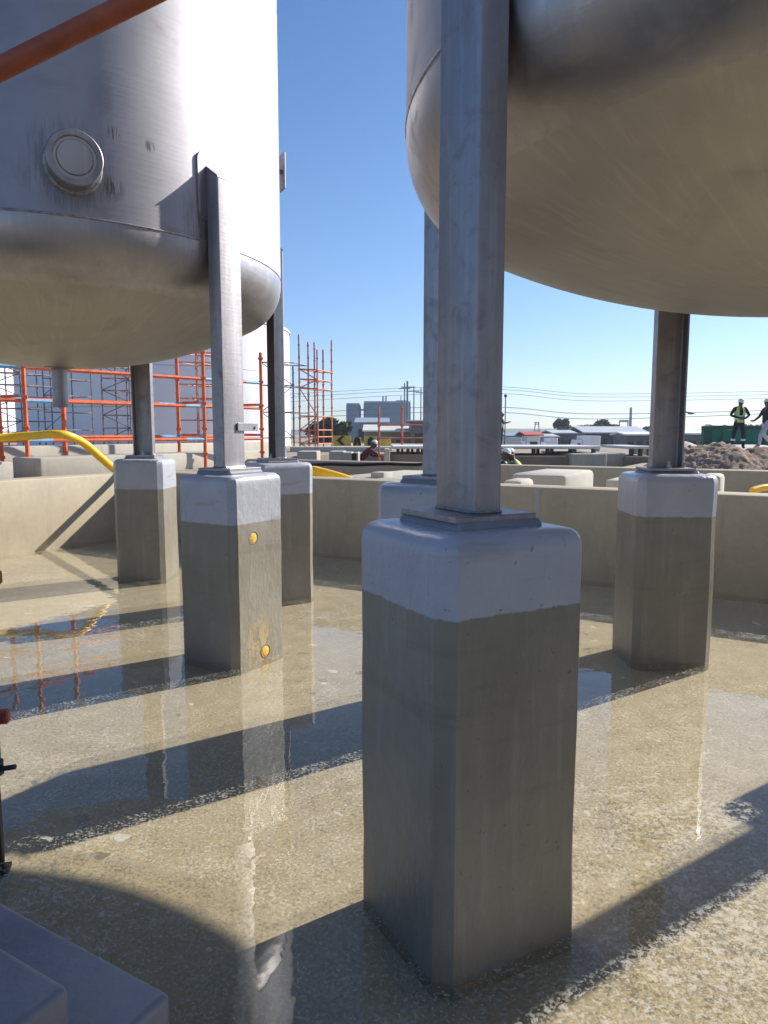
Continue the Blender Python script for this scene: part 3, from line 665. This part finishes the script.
# ------------------------------------------------------------------ outside: slabs, walls, mounds
def pbox(px0, px1, y0, y1, Y, dep, name, mat, label=None, cat=None, parent=None, bev=.02, group=None):
    """box whose front face fills px0..px1, y0 (top)..y1 (bottom) at depth Y"""
    a, b = at(px0, y0, Y), at(px1, y1, Y); mb = MB()
    mb.box(((a.x+b.x)/2, Y+dep/2, (a.z+b.z)/2), (b.x-a.x, dep, a.z-b.z), 0, bev)
    o = mb.build(name, M[mat], parent)
    if label: tag(o, label, cat, group)
    return o
for (x0, x1, lab, posts, Y) in ((495, 601, 'long white precast slab on short posts behind the crouching workers', (500, 534, 548, 571, 594), 17.5), (628, 655, 'short white precast slab on posts left of the right-hand leg', (632, 641, 650), 17.5), (392, 440, 'white precast slab on posts left of the front leg', (398, 408, 418, 430), 17.5)):
    a = at(x0, 447, Y); t = thing('raised_slab', lab, 'concrete slab', (a.x, Y, .9), 0, 'white precast slabs on posts')
    pbox(x0, x1, 446.3, 449, Y, 2.3, 'slab', 'white_slab', parent=t)
    for p in posts: pbox(p-1.6, p+1.6, 449, 456.5, Y+.3, .12, 'post', 'dgrey', parent=t, bev=.005); pbox(p+3, p+5.5, 449, 456.5, Y+1.6, .12, 'post', 'grey', parent=t, bev=.005)
pbox(496, 572, 456, 482, 17.2, 3.2, 'foundation_wall', 'brown', 'brown shaded foundation wall under the long white slab', 'wall')
pbox(572.5, 606, 454, 484, 16.9, 3.4, 'foundation_wall', 'pale', 'pale foundation block at the right end of the long white slab', 'wall')
pbox(606.5, 625, 453.5, 482, 17.4, 3, 'foundation_wall', 'grey', 'grey panel between the pale and the brown foundation walls', 'wall')
pbox(625.5, 662, 456.5, 482, 17.2, 3, 'foundation_wall', 'brown', 'brown foundation wall under the short white slab', 'wall')
pbox(390, 440, 454, 486, 17.6, 3, 'foundation_wall', 'brown', 'brown foundation wall left of the front leg under a white slab', 'wall')
pbox(384, 390, 449, 486, 17.2, 1, 'foundation_wall', 'pale', 'narrow pale concrete pier beside the pink handrail post', 'pier')
pbox(290, 392, 447, 466, 27, 1.0, 'foundation_wall', 'pale', 'long pale wall below the yellow hoarding', 'wall')
for (x0, x1, lab) in ((297, 317, 'leftmost grey concrete box below the free-standing scaffold tower'), (329, 344, 'middle grey concrete box left of the maroon worker')):
    pbox(x0, x1, 451.5, 466, 21, 1.2, 'concrete_box', 'grey', lab, 'concrete box', group='grey concrete boxes')
t = thing('concrete_box', 'open-ended grey concrete box with a black panel as the shade in its mouth right beside the maroon worker', 'concrete box', tuple(at(350, 466, 21)), 0, 'grey concrete boxes')
pbox(342.5, 352, 452.5, 466, 20.9, 1.2, 'box_body', 'grey', parent=t); pbox(352, 356.5, 453, 466, 20.9, .2, 'mouth_shade', 'black', parent=t); pbox(356.5, 358.5, 452.5, 466, 20.9, 1.2, 'box_side', 'pale', parent=t)  # black panel stands for the shade inside the open end
def mound(label, px, Y, rx, ry, h, mat, seed, z0=GZ-.05, sub=28, name='soil_mound'):
    p = at(px, 440, Y); mb = MB(); N = sub; vs = []
    for j in range(N+1):
        for i in range(N+1):
            x, y = -1+2*i/N, -1+2*j/N; r = math.hypot(x, y); q = Vector((x*2+seed, y*2, seed))
            f = max(0, 1-r**1.6)**1.1*(1+.28*noise.noise(q*1.3)); z = h*f+(.085*h*noise.noise(q*6)+.06*h*noise.noise(q*14)+.04*h*noise.noise(q*31) if f > .03 else 0)
            vs.append((p.x+x*rx, p.y+y*ry, z0+max(z, -.02)))
    mb.add(vs, [(j*(N+1)+i, j*(N+1)+i+1, (j+1)*(N+1)+i+1, (j+1)*(N+1)+i) for j in range(N) for i in range(N)], 0, True)
    return tag(mb.build(name, M[mat], sharp=80), label, 'mound', 'spoil heaps')
mound('brown soil mound in front of the standing worker, right of the right-hand leg', 712, 14.2, 1.35, 1.6, .57, 'soil', 3, sub=80)
mound('reddish soil mound at the right edge below the striding worker', 768, 14.0, 1.5, 1.4, .47, 'soil', 8, sub=80)
mound('pale sand heap beside the right-hand leg behind the brown mound', 686, 24, 1.6, 1.6, .40, 'sand', 5)
mound('low white sand bank under the feet of the standing worker', 752, 27, 2.6, 1.6, .30, 'sand', 11)
# green hoarding
t = thing('green_hoarding', 'green shade-net hoarding with a dark rail behind the standing worker', 'hoarding', tuple(at(730, 447, 36)))
for k, (x0, x1) in enumerate(((712, 752), (752.5, 795), (795.5, 840))):
    pbox(x0, x1, 430, 446, 36, .06, 'net_panel', 'green_net', parent=t, bev=.01)
pbox(704, 712, 426, 447, 35.9, .3, 'end_panel', 'dk_green', parent=t); pbox(712, 840, 425.5, 429.8, 35.9, .25, 'top_rail', 'dk_green', parent=t)
for x in (722, 733, 745, 765, 780): pbox(x-.6, x+.6, 430, 447, 35.88, .05, 'post', 'dk_green', parent=t, bev=.005)
pbox(712, 840, 441.5, 442.5, 35.85, .04, 'mid_rail', 'dk_green', parent=t, bev=.005)
# yellow hoarding with dark marks
t = thing('yellow_hoarding', 'yellow hoarding with black chevron and dark figures behind the grey boxes', 'hoarding', tuple(at(362, 447, 30)))
for (x0, x1, yt) in ((333, 351, 435.6), (353, 361, 437.5), (364, 377, 436), (379, 391, 437)): pbox(x0, x1, yt, 446, 30, .08, 'panel', 'yel2', parent=t, bev=.01)
mb = MB(); z0 = at(340, 440.5, 29.97)
k = 30/FPX
mb.prism([(x*k, y*k) for x, y in ((-3.5, 0), (1.5, 4.4), (4.5, 4.4), (.6, 0), (4.5, -4.4), (1.5, -4.4))], 0, .03, Matrix.Translation(z0) @ Matrix.Rotation(R(90), 4, 'X')); mb.build('chevron_mark', M['black'], t)
for (cx, pts) in ((357, ((-4, -4.8), (-2.5, 2.5), (.5, 4.2), (3, 1.5), (4.4, -4.8), (1.6, -4.8), (.3, -1.2), (-1.5, -4.8))), (371, ((-3.6, -4.8), (-3.2, 1.0), (-.5, 4.4), (2.6, 2.2), (3.6, -4.8)))):
    mb = MB(); mb.prism([(x*k, y*k) for x, y in pts], 0, .03, Matrix.Translation(at(cx, 440.8, 29.97)) @ Matrix.Rotation(R(90), 4, 'X')); mb.build('dark_mark', M['black'], t)

# ------------------------------------------------------------------ far buildings, vehicles
def gable(px0, px1, yr, ye, yb, Y, dep, wallm, roofm, label, cat='shed', windows=0, ridge_along=True, over=.3, group=None):
    a, b = at(px0, yb, Y), at(px1, yb, Y); a.z = b.z = GB; ze, zr = at(px0, ye, Y).z, at(px0, yr, Y).z
    t = thing('shed', label, cat, ((a.x+b.x)/2, Y, a.z), 0, group)
    mb = MB(); mb.box(((a.x+b.x)/2, Y+dep/2, (a.z+ze)/2), (b.x-a.x, dep, ze-a.z), 0, 0); mb.build('wall', M[wallm], t)
    mb = MB(); x0, x1 = a.x-over, b.x+over; y0, y1 = Y-over, Y+dep+over; ym = (y0+y1)/2; th = .12
    vs = [(x0, y0, ze+.02), (x1, y0, ze+.02), (x1, ym, zr), (x0, ym, zr), (x1, y1, ze+.02), (x0, y1, ze+.02)]
    vs += [(x, y, z+th) for x, y, z in vs]
    mb.add(vs, [(0, 1, 2, 3), (3, 2, 4, 5), (6, 9, 8, 7), (9, 11, 10, 8), (0, 6, 7, 1), (1, 7, 8, 2), (2, 8, 10, 4), (4, 10, 11, 5), (5, 11, 9, 3), (3, 9, 6, 0)]); mb.build('roof', M[roofm], t)
    for k in range(windows):
        f = (k+.5)/windows; xx = a.x+(b.x-a.x)*f; wd = (b.x-a.x)/windows*.28; zc = a.z+(ze-a.z)*.55; hh = (ze-a.z)*.22
        mb = MB(); mb.box((xx, Y-.02, zc), (wd*2, .08, hh*2), 0, 0); mb.build('window', M['glass'], t)
    return t
# works building far behind the wires
t = thing('works_building', 'blue-grey windowless works building with roof vents beyond the power poles', 'building', tuple(at(378, 440, 210)))
for (x0, x1, y0) in ((346, 360, 403.5), (363.5, 411, 401.5)):
    a, b = at(x0, y0, 210), at(x1, 444, 210); mb = MB(); mb.box(((a.x+b.x)/2, 216, (a.z+b.z)/2), (b.x-a.x, 12, a.z-b.z), 0, .7, seg=3); mb.build('wall', M['bluegrey'], t)
    pbox(x0+.4, x1-.4, y0-.4, y0+1.6, 209.8, 10, 'parapet', 'bluegrey2', parent=t, bev=.1)
pbox(360, 364, 409, 410.5, 210.5, 3, 'bridge', 'bluegrey2', parent=t, bev=.05)
for x in (383, 386): pbox(x-.8, x+.8, 396, 402, 213, 1.4, 'roof_vent', 'bluegrey2', parent=t, bev=.05)
gable(356, 388, 417.5, 423, 440, 120, 14, 'bluegrey', 'bluegrey2', 'low blue-grey shed in front of the works building', windows=3)
gable(366, 420, 425.5, 432, 446, 62, 7, 'brown', 'cream', 'wide cream roofed open shed behind the pink handrail', windows=4)
gable(411, 428, 421, 423, 446, 58, 5, 'dgrey', 'dgrey', 'dark grey flat hut just left of the front leg', windows=1)
gable(585, 646, 427, 433.5, 448, 85, 9, 'navy', 'ltgrey', 'long shed with a light grey roof and dark navy wall, left of the right-hand leg', windows=5)
gable(554, 574, 431, 434, 448, 80, 6, 'dgrey', 'ltgrey', 'small shed with vertical grey doors below the dark round tree', windows=3)
gable(508, 528, 434, 437, 448, 75, 6, 'ltgrey', 'bluegrey2', 'small pale hut beyond the crouching workers', windows=2)
gable(527, 540, 432.5, 436, 448, 72, 5, 'white', 'rred', 'small white kiosk with a red roof', windows=1)
gable(538, 556, 435, 437.5, 448, 76, 6, 'bluegrey', 'ltgrey', 'low grey-blue store between the red roofed kiosk and the dark tree', windows=2)
gable(672, 712, 431, 434.5, 450, 70, 6, 'dgrey', 'white', 'white roofed dark store right of the right-hand leg', windows=3)
gable(626, 662, 433, 435.5, 449, 70, 4, 'dgrey', 'white', 'open white-framed carport beside the right-hand leg', windows=4)
def truck(px0, px1, ytop, Y, label, cableft=True, body='white', group='trucks parked by the sheds'):
    a, b = at(px0, 448, Y), at(px1, ytop, Y); L = b.x-a.x; t = thing('parked_truck', label, 'truck', ((a.x+b.x)/2, Y, GB), 0, group); h = b.z-GB
    s = 1 if cableft else -1; cx = (a.x+b.x)/2
    mb = MB(); mb.box((cx+s*L*.14, Y+1, GB+h*.6), (L*.68, 2.2, h*.72), 0, .05); mb.build('cargo_box', M[body], t)
    mb = MB(); mb.prism([(-.14*L, 0), (.14*L, 0), (.14*L, h*.62), (-.05*L, h*.62), (-.14*L, h*.32)], 0, 2.1, Matrix.Translation((cx-s*L*.36, Y+2.05, GB+h*.2)) @ Matrix.Diagonal((s, 1, 1, 1)) @ Matrix.Rotation(R(90), 4, 'X')); mb.build('cab', M['white'], t)
    mb = MB(); mb.box((cx-s*L*.36, Y-.06, GB+h*.6), (L*.12, .05, h*.22), 0, 0); mb.build('window', M['glass'], t)
    for f in (-.36, .12, .32):
        mb = MB(); mb.tube((cx+s*L*f, Y-.05, GB+h*.14), (cx+s*L*f, Y+.3, GB+h*.14), h*.15, 14); mb.build('wheel', M['black'], t)
truck(575, 601, 434.5, 64, 'white box truck parked left of the dark navy shed')
truck(509, 527, 436.5, 60, 'small pale truck behind the crouching workers', False, 'ltgrey')
truck(545, 558, 437, 61, 'white truck in front of the grey-blue store', True)
# chimney and tank frame
t = thing('chimney', 'tall thin grey chimney with a small tank frame at its foot', 'chimney', tuple(at(631, 445, 190)))
a = at(631, 407.5, 190); mb = MB(); mb.tube((a.x, 190, GB), (a.x, 190, a.z), .42, 14, r2=.32); mb.build('stack', M['bluegrey2'], t)
mb = MB(); z1, z2 = at(620, 421, 190).z, at(620, 426, 190).z
for x in (619.5, 628): q = at(x, 421, 190); mb.tube((q.x, 190, GB), (q.x, 190, z1), .16, 8)
p, q = at(619.5, 421, 190), at(628.5, 421, 190); mb.tube(p, q, .3, 8); mb.build('frame', M['bluegrey2'], t)
# ------------------------------------------------------------------ poles, wires, lamp
for (x, yt, Y, lab, r) in ((404.6, 383, 118, 'thin power pole, left of the closest pair of poles', .10), (407.4, 381, 108, 'tallest dark power pole, in front of the works building', .14), (414, 386, 124, 'pale power pole with a crossarm between the dark pole and the leg', .10), (421, 387.5, 130, 'power pole nearest to the front leg, with a crossarm', .10), (401, 396, 140, 'short power pole left of the closest pair of poles', .09)):
    t = thing('power_pole', lab, 'power pole', tuple(at(x, 445, Y)), 0, 'power poles'); a = at(x, yt, Y)
    mb = MB(); mb.tube((a.x, Y, GB), a, r*1.3, 8, r2=r); mb.build('pole', M['bluegrey'], t)
    mb = MB(); mb.box((a.x, Y, a.z-.9), (1.9, .14, .14)); mb.build('crossarm', M['bluegrey'], t)
for k, (yl, ym, yr_, lab) in enumerate(((403, 390, 391, 'topmost power line right of the front leg'), (408, 393, 394.5, 'second power line from the top'), (414, 397, 398, 'third power line from the top'), (420, 410, 409.5, 'fourth power line, above the trees'), (424, 415, 411.5, 'lowest power line, just above the trees'))):
    mb = MB(); pts = smooth_path([at(-100, yl+16, 150), at(405, ym-2, 118), at(600, ym+4, 112), at(860, yr_-2, 105)], 14); mb.path(pts, .030 if k < 3 else .045, 5)
    tag(mb.build('power_line', M['bluegrey']), lab, 'power line', 'power lines')
t = thing('street_lamp', 'street lamp head sticking out from behind the right-hand leg', 'street lamp', tuple(at(676, 445, 62)))
a = at(676, 414, 62); mb = MB(); mb.tube((a.x, 62, GB), (a.x, 62, a.z), .08, 10, r2=.05); mb.path(smooth_path([a, at(682, 411.5, 62), at(690, 412.5, 62)], 8), .04, 8); mb.build('pole', M['dgrey'], t)
mb = MB(); mb.ball(at(691, 413.3, 62), (.32, .14, .10)); mb.build('lamp_head', M['dgrey'], t)
t = thing('lattice_mast', 'faint lattice mast beyond the red roofed kiosk', 'mast', tuple(at(537, 445, 170)))
a = at(537, 422, 170); mb = MB()
for s in (-1, 1): mb.tube((a.x+s*1.0, 170, GB), (a.x+s*.3, 170, a.z), .12, 6)
for z in (2, 4, a.z-.5): mb.tube((a.x-1+.1*z, 170, z), (a.x+1-.1*z, 170, z), .1, 6)
mb.build('lattice', M['bluegrey2'], t)
# ------------------------------------------------------------------ trees and hills
def tree(label, px, ytop, ybot, wpx, Y, leaf, n, seed, group='trees in the background', trunk_h=.35):
    rnd = random.Random(seed); b = at(px, ybot, Y); top = at(px, ytop, Y).z; zb = GB; hgt = top-zb; rad = wpx/2*Y/FPX
    t = thing('tree', label, 'tree', (b.x, Y, zb), 0, group)
    mb = MB(); mb.tube((b.x, Y, zb), (b.x+.1, Y, zb+hgt*.5), hgt*.04, 8, r2=hgt*.022)
    lobes = []
    for k in range(11):
        a = rnd.uniform(0, 2*math.pi); rr = rnd.uniform(.1, .68)*rad; zc = zb+hgt*rnd.uniform(trunk_h, .84)
        lobes.append((Vector((b.x+rr*math.cos(a), Y+rr*math.sin(a), zc)), rad*rnd.uniform(.28, .46), hgt*rnd.uniform(.12, .2)))
        mb.tube((b.x+.06, Y, zb+hgt*.3), lobes[-1][0], hgt*.018, 6, r2=hgt*.006)
    mb.build('trunk', M['bark'], t)
    mb = MB(); ls = rad*.085+.05
    for k in range(n):
        c, rx, rz = rnd.choice(lobes); d = Vector((rnd.gauss(0, 1), rnd.gauss(0, 1), rnd.gauss(0, 1))).normalized()*rnd.random()**.4
        p = c+Vector((d.x*rx, d.y*rx, d.z*rz)); n1 = Vector((rnd.gauss(0, 1), rnd.gauss(0, 1), rnd.gauss(0, 1)+.6)).normalized(); a1 = n1.orthogonal().normalized(); b1 = n1.cross(a1); s = ls*rnd.uniform(.6, 1.3)
        mb.add([p-a1*s, p-b1*s*.5, p+a1*s, p+b1*s*.5], [(0, 1, 2, 3)])
    mb.build('crown', leaf, t)
tree('dark round tree right of the lattice mast', 561, 416.5, 440, 22, 130, M['leaf_blue'], 2600, 1)
tree('wide olive tree behind the long grey roof', 600, 417, 440, 40, 135, M['leaf_light'], 3200, 2)
tree('smaller bluish tree between the dark round tree and the olive tree', 578, 424, 442, 18, 150, M['leaf_blue'], 1400, 3)
tree('dark green bushy tree behind the yellow hoarding', 333, 415, 446, 44, 78, M['leaf_dark'], 3400, 4, trunk_h=.2)
tree('dark green tree right behind the free-standing scaffold tower', 318, 420, 446, 30, 82, M['leaf_dark'], 2000, 5, trunk_h=.2)
tree('pale bush peeping out at the right of the chimney', 650, 425.5, 440, 30, 170, M['leaf_blue'], 1400, 6)
for (x, lab) in ((716, 'grey-green tree above the left end of the green hoarding'), (741, 'hazy tree behind the standing worker'), (762, 'hazy tree between the two standing workers')):
    tree(lab, x, 420.5 if x == 762 else 423, 440, 30, 175, M['leaf_blue'], 1300, x)
mb = MB(); N = 90; vs = []
for i in range(N+1):
    x = -900+2200*i/N; z = 6.5+4*noise.noise(Vector((x*.004, 3, 0)))+2.2*noise.noise(Vector((x*.03, 1, 0)))
    vs += [(x, 900, 0), (x, 960, z), (x, 1150, 0)]
mb.add(vs, [f for i in range(N) for f in ((i*3, (i+1)*3, (i+1)*3+1, i*3+1), (i*3+1, (i+1)*3+1, (i+1)*3+2, i*3+2))], 0, True)
tag(mb.build('hills', M['hill'], local=True, sharp=180), kind='structure')

# ------------------------------------------------------------------ people
def person(label, pos, face, J, mats, vest=None, group='workers in hard hats', bands=False, helmet=True):
    """J: joints in local metres (x right, y forward, z up, feet at 0). mats: trousers, shirt, skin, boots"""
    t = thing('person', label, 'person', pos, face, group)
    names = ['pelvis', 'belly', 'chest', 'neck', 'headb', 'headt']
    rad = {'pelvis': .145, 'belly': .135, 'chest': .155, 'neck': .058, 'headb': .085, 'headt': .088}
    edges = [('pelvis', 'belly'), ('belly', 'chest'), ('chest', 'neck'), ('neck', 'headb'), ('headb', 'headt')]
    for s in 'lr':
        names += [s+k for k in ('sh', 'el', 'wr', 'ha', 'hip', 'kn', 'an', 'to')]
        for k, r in (('sh', .075), ('el', .05), ('wr', .036), ('ha', .04), ('hip', .105), ('kn', .072), ('an', .055), ('to', .045)): rad[s+k] = r
        edges += [('chest', s+'sh'), (s+'sh', s+'el'), (s+'el', s+'wr'), (s+'wr', s+'ha'), ('pelvis', s+'hip'), (s+'hip', s+'kn'), (s+'kn', s+'an'), (s+'an', s+'to')]
    me = bpy.data.meshes.new('skeleton'); idx = {n: i for i, n in enumerate(names)}
    me.from_pydata([J[n] for n in names], [(idx[a], idx[b]) for a, b in edges], [])
    o = bpy.data.objects.new('body', me); COL.objects.link(o)
    md = o.modifiers.new('skin', 'SKIN'); md.use_smooth_shade = True
    for i, n in enumerate(names):
        sv = me.skin_vertices[0].data[i]; sv.radius = (rad[n], rad[n]); sv.use_root = (n == 'pelvis')
    o.modifiers.new('sub', 'SUBSURF').levels = 2
    dg = bpy.context.evaluated_depsgraph_get(); dg.update(); m2 = bpy.data.meshes.new_from_object(o.evaluated_get(dg))
    bm = bmesh.new(); bm.from_mesh(m2)
    hb, ht = Vector(J['headb']), Vector(J['headt']); up = (ht-hb).normalized(); fw = Vector((0, 1, 0)); fw = (fw-up*fw.dot(up)).normalized(); rt = fw.cross(up)
    HM = Matrix((rt, fw, up)).transposed().to_4x4()
    def blob(c, r, rot=HM):
        g = bmesh.ops.create_uvsphere(bm, u_segments=10, v_segments=7, radius=1)
        bmesh.ops.transform(bm, matrix=Matrix.Translation(c) @ rot @ Matrix.Diagonal((*r, 1)), verts=g['verts'])
    hc = (hb+ht)/2
    blob(hc, (.078, .095, .118)); blob(hc+fw*.095-up*.015, (.014, .022, .026)); blob(hc+fw*.075-up*.065, (.03, .02, .012))
    for s in (-1, 1): blob(hc+rt*s*.08-up*.01, (.012, .022, .034)); blob(hc+fw*.082+rt*s*.032+up*.015, (.014, .008, .008))
    fing = []
    for s in 'lr':
        wv, hv = Vector(J[s+'wr']), Vector(J[s+'ha']); d = (hv-wv).normalized(); side = d.orthogonal().normalized(); nrm = d.cross(side)
        for k, (off, ln) in enumerate(((-.03, .062), (-.01, .075), (.01, .07), (.03, .055))): fing.append((hv+side*off+d*.01, hv+side*off*1.15+d*ln+nrm*.018, .0095))
        fing.append((hv-side*.03-d*.02, hv-side*.068+d*.028+nrm*.01, .011))
    fm = MB()
    for a, b, r in fing: fm.tube(a, b, r, 6, r2=r*.75)
    bm.verts.ensure_lookup_table()
    vv = [bm.verts.new(v) for v in fm.v]
    for f in fm.f:
        try: bm.faces.new([vv[i] for i in f])
        except ValueError: pass
    bm.to_mesh(m2); bm.free(); bpy.data.objects.remove(o)
    for k in mats: m2.materials.append(M[k])
    segs = [(Vector(J[a]), Vector(J[b]), 1 if (b in ('belly', 'chest') or b[1:] in ('sh', 'el')) else 2 if (b in ('neck', 'headb', 'headt') or b[1:] == 'ha') else 1 if b[1:] == 'wr' else 3 if b[1:] == 'to' else 0) for a, b in edges]
    for p in m2.polygons:
        c = p.center; best, bi = 9, 0
        for a, b, i in segs:
            d = b-a; f = max(0, min(1, (c-a).dot(d)/max(d.length_squared, 1e-6))); dd = (c-a-d*f).length
            if dd < best: best, bi = dd, i
        p.material_index = bi; p.use_smooth = True
    body = bpy.data.objects.new('body', m2); COL.objects.link(body); body.parent = t
    if helmet:
        mb = MB(); c = hc+up*.055
        prof = [(.108*math.cos(R(x)), .10*math.sin(R(x))) for x in range(0, 91, 15)]
        mb.lathe([(.125, -.012), (.108, -.004)]+[(max(r, .001), z) for r, z in prof], 18, c, up); mb.box(c+fw*.125-up*.008, (.12, .07, .012), rot=HM.to_3x3(), bev=.004); mb.tube(c-fw*.09+up*.05, c+fw*.09+up*.06, .02, 8)
        mb.build('helmet', M['helmet'], t, local=True, sharp=50)
    if vest:
        pe, ch = Vector(J['pelvis']), Vector(J['chest']); ax = (ch-pe).normalized(); f2 = Vector((0, 1, 0)); f2 = (f2-ax*f2.dot(ax)).normalized(); r2 = f2.cross(ax)
        L = (ch-pe).length; vs, fs = [], []; n = 20; levs = ((-.02, .172, .145), (.25, .172, .145), (.6, .185, .158), (.95, .195, .165), (1.2, .165, .13), (1.38, .10, .085))
        for (f, a, b) in levs:
            for k in range(n): q = 2*math.pi*k/n; vs.append(pe+ax*(L*f)+r2*(a*math.cos(q))+f2*(b*math.sin(q)))
        mb = MB()
        for l in range(len(levs)-1):
            for k in range(n):
                if k in (4, 5) and l >= 2: continue                   # open neck
                mb.add([vs[l*n+k], vs[l*n+(k+1) % n], vs[(l+1)*n+(k+1) % n], vs[(l+1)*n+k]], [(0, 1, 2, 3)], 1 if l == 1 else 0, True)
        mb.build('vest', [M[vest], M['reflect']], t, local=True, sharp=60)
    if bands:
        for s in 'lr':
            k, a = Vector(J[s+'kn']), Vector(J[s+'an']); mb = MB(); p = k.lerp(a, .42); d = (a-k).normalized()
            mb.tube(p-d*.035, p+d*.035, .079, 14, cap=False); mb.build('reflective_band', M['reflect'], t, local=True)
    return t
def stand(**k):
    J = dict(pelvis=(0, 0, .95), belly=(0, .01, 1.12), chest=(0, 0, 1.36), neck=(0, .01, 1.52), headb=(0, .03, 1.60), headt=(0, .035, 1.73),
             lsh=(-.19, 0, 1.43), rsh=(.19, 0, 1.43), lel=(-.26, -.02, 1.15), rel=(.26, -.02, 1.15), lwr=(-.26, .08, .92), rwr=(.26, .08, .92), lha=(-.26, .11, .83), rha=(.26, .11, .83),
             lhip=(-.10, 0, .90), rhip=(.10, 0, .90), lkn=(-.12, .02, .50), rkn=(.12, .02, .50), lan=(-.13, 0, .08), ran=(.13, 0, .08), lto=(-.15, .17, .04), rto=(.15, .17, .04))
    J.update(k); return J
p = at(738, 446.5, 26)
person('standing worker in a hi-viz vest and dark trousers looking down with folded forearms', (p.x, 26, 1.02), R(172), stand(
    headb=(0, .06, 1.59), headt=(.0, .10, 1.71), lel=(-.32, .02, 1.20), rel=(.32, .02, 1.20), lwr=(-.10, .23, 1.07), rwr=(.08, .24, 1.10), lha=(.0, .25, 1.07), rha=(-.02, .26, 1.11),
    lkn=(-.15, .03, .50), lan=(-.17, 0, .08), rkn=(.17, .03, .5), ran=(.22, .0, .08), rto=(.27, .16, .04)), ('cloth_navy', 'cloth_navy', 'skin', 'boot'), 'hiviz', bands=True)
p = at(764, 446, 26.5)
person('striding worker in pale trousers and a dark top cut by the right edge', (p.x+.05, 26.5, 1.02), R(100), stand(
    pelvis=(0, .05, .93), lkn=(-.1, .30, .52), lan=(-.1, .34, .12), lto=(-.1, .52, .06), rkn=(.1, .02, .5), ran=(.1, -.36, .14), rto=(.1, -.22, .04),
    lel=(-.25, -.12, 1.17), rel=(.25, .12, 1.17), lwr=(-.24, -.05, .95), rwr=(.24, .33, 1.02), lha=(-.24, .0, .86), rha=(.24, .42, 1.02)), ('cloth_lilac', 'cloth_navy', 'skin', 'boot'))
p = at(366, 460, 22.5)
person('maroon-clad worker in a white helmet bending over left of the pink handrail', (p.x-.05, 22.5, -.05), R(-70), stand(
    pelvis=(0, -.12, .78), belly=(0, -.02, .92), chest=(0, .13, 1.08), neck=(0, .24, 1.17), headb=(0, .29, 1.22), headt=(0, .34, 1.33), lsh=(-.19, .15, 1.1), rsh=(.19, .15, 1.1),
    lel=(-.22, .36, .92), rel=(.22, .38, .95), lwr=(-.12, .55, .92), rwr=(.10, .58, .95), lha=(-.09, .64, .93), rha=(.07, .66, .96), lhip=(-.1, -.12, .74), rhip=(.1, -.12, .74), lkn=(-.13, .12, .42), rkn=(.13, .08, .42), lan=(-.13, -.05, .08), ran=(.13, -.08, .08), lto=(-.14, .12, .04), rto=(.14, .1, .04)),
    ('cloth_maroon', 'cloth_maroon', 'skin', 'boot'), None)
p = at(501, 446, 38)
t = person('dark-clad worker with a pale vest standing half behind the front leg, holding a staff', (p.x, 38, GZ), R(-100), stand(rel=(.28, .1, 1.2), rwr=(.24, .34, 1.25), rha=(.22, .42, 1.28)), ('cloth_navy', 'cloth_navy', 'skin', 'boot'), 'hiviz_pale')
a = at(505.3, 395, 38); mb = MB(); mb.tube((a.x, 37.9, GZ), (a.x, 37.9, a.z), .028, 6); mb.ball((a.x, 37.9, a.z-.05), .09)
tag(mb.build('survey_staff', M['dgrey']), 'thin survey staff held upright right of the front leg', 'staff')
KN = dict(pelvis=(0, -.1, .50), belly=(0, -.04, .66), chest=(0, .06, .88), neck=(0, .11, 1.03), headb=(0, .15, 1.10), headt=(0, .19, 1.22), lsh=(-.19, .07, .94), rsh=(.19, .07, .94),
          lel=(-.27, .30, .88), rel=(.27, .28, .80), lwr=(-.24, .52, 1.0), rwr=(.18, .5, .88), lha=(-.22, .60, 1.05), rha=(.15, .58, .92), lhip=(-.1, -.1, .46), rhip=(.1, -.1, .46), lkn=(-.14, .30, .42), rkn=(.15, .28, .08),
          lan=(-.14, .22, .06), ran=(.15, -.12, .07), lto=(-.14, .38, .04), rto=(.15, -.26, .04))
p = at(518, 460, 16.2)
person('crouching worker in a white helmet reaching to the left in front of the long slab', (p.x, 16.2, -.05), R(75), stand(**KN), ('cloth_navy', 'cloth_navy', 'skin', 'boot'), 'hiviz')
p = at(500.5, 460, 16.0)
person('crouching worker half hidden by the front leg', (p.x-.05, 16.0, -.05), R(-80), stand(**KN), ('cloth_navy', 'cloth_navy', 'skin', 'boot'), 'hiviz_pale')

# ------------------------------------------------------------------ air
mb = MB(); mb.box((150, 560, 15), (2600, 1250, 62)); hz = mb.build('haze', plain('haze_mat', (1, 1, 1)), local=True); tag(hz, kind='stuff')
hm = NT('haze_air'); pv = hm.n('ShaderNodeVolumePrincipled'); pv.inputs['Color'].default_value = (.70, .83, .97, 1); pv.inputs['Density'].default_value = .0005; pv.inputs['Anisotropy'].default_value = .3
hm.t.nodes.remove(hm.b); hm.l(pv.outputs[0], hm.out.inputs['Volume']); hz.data.materials.clear(); hz.data.materials.append(hm.mat)
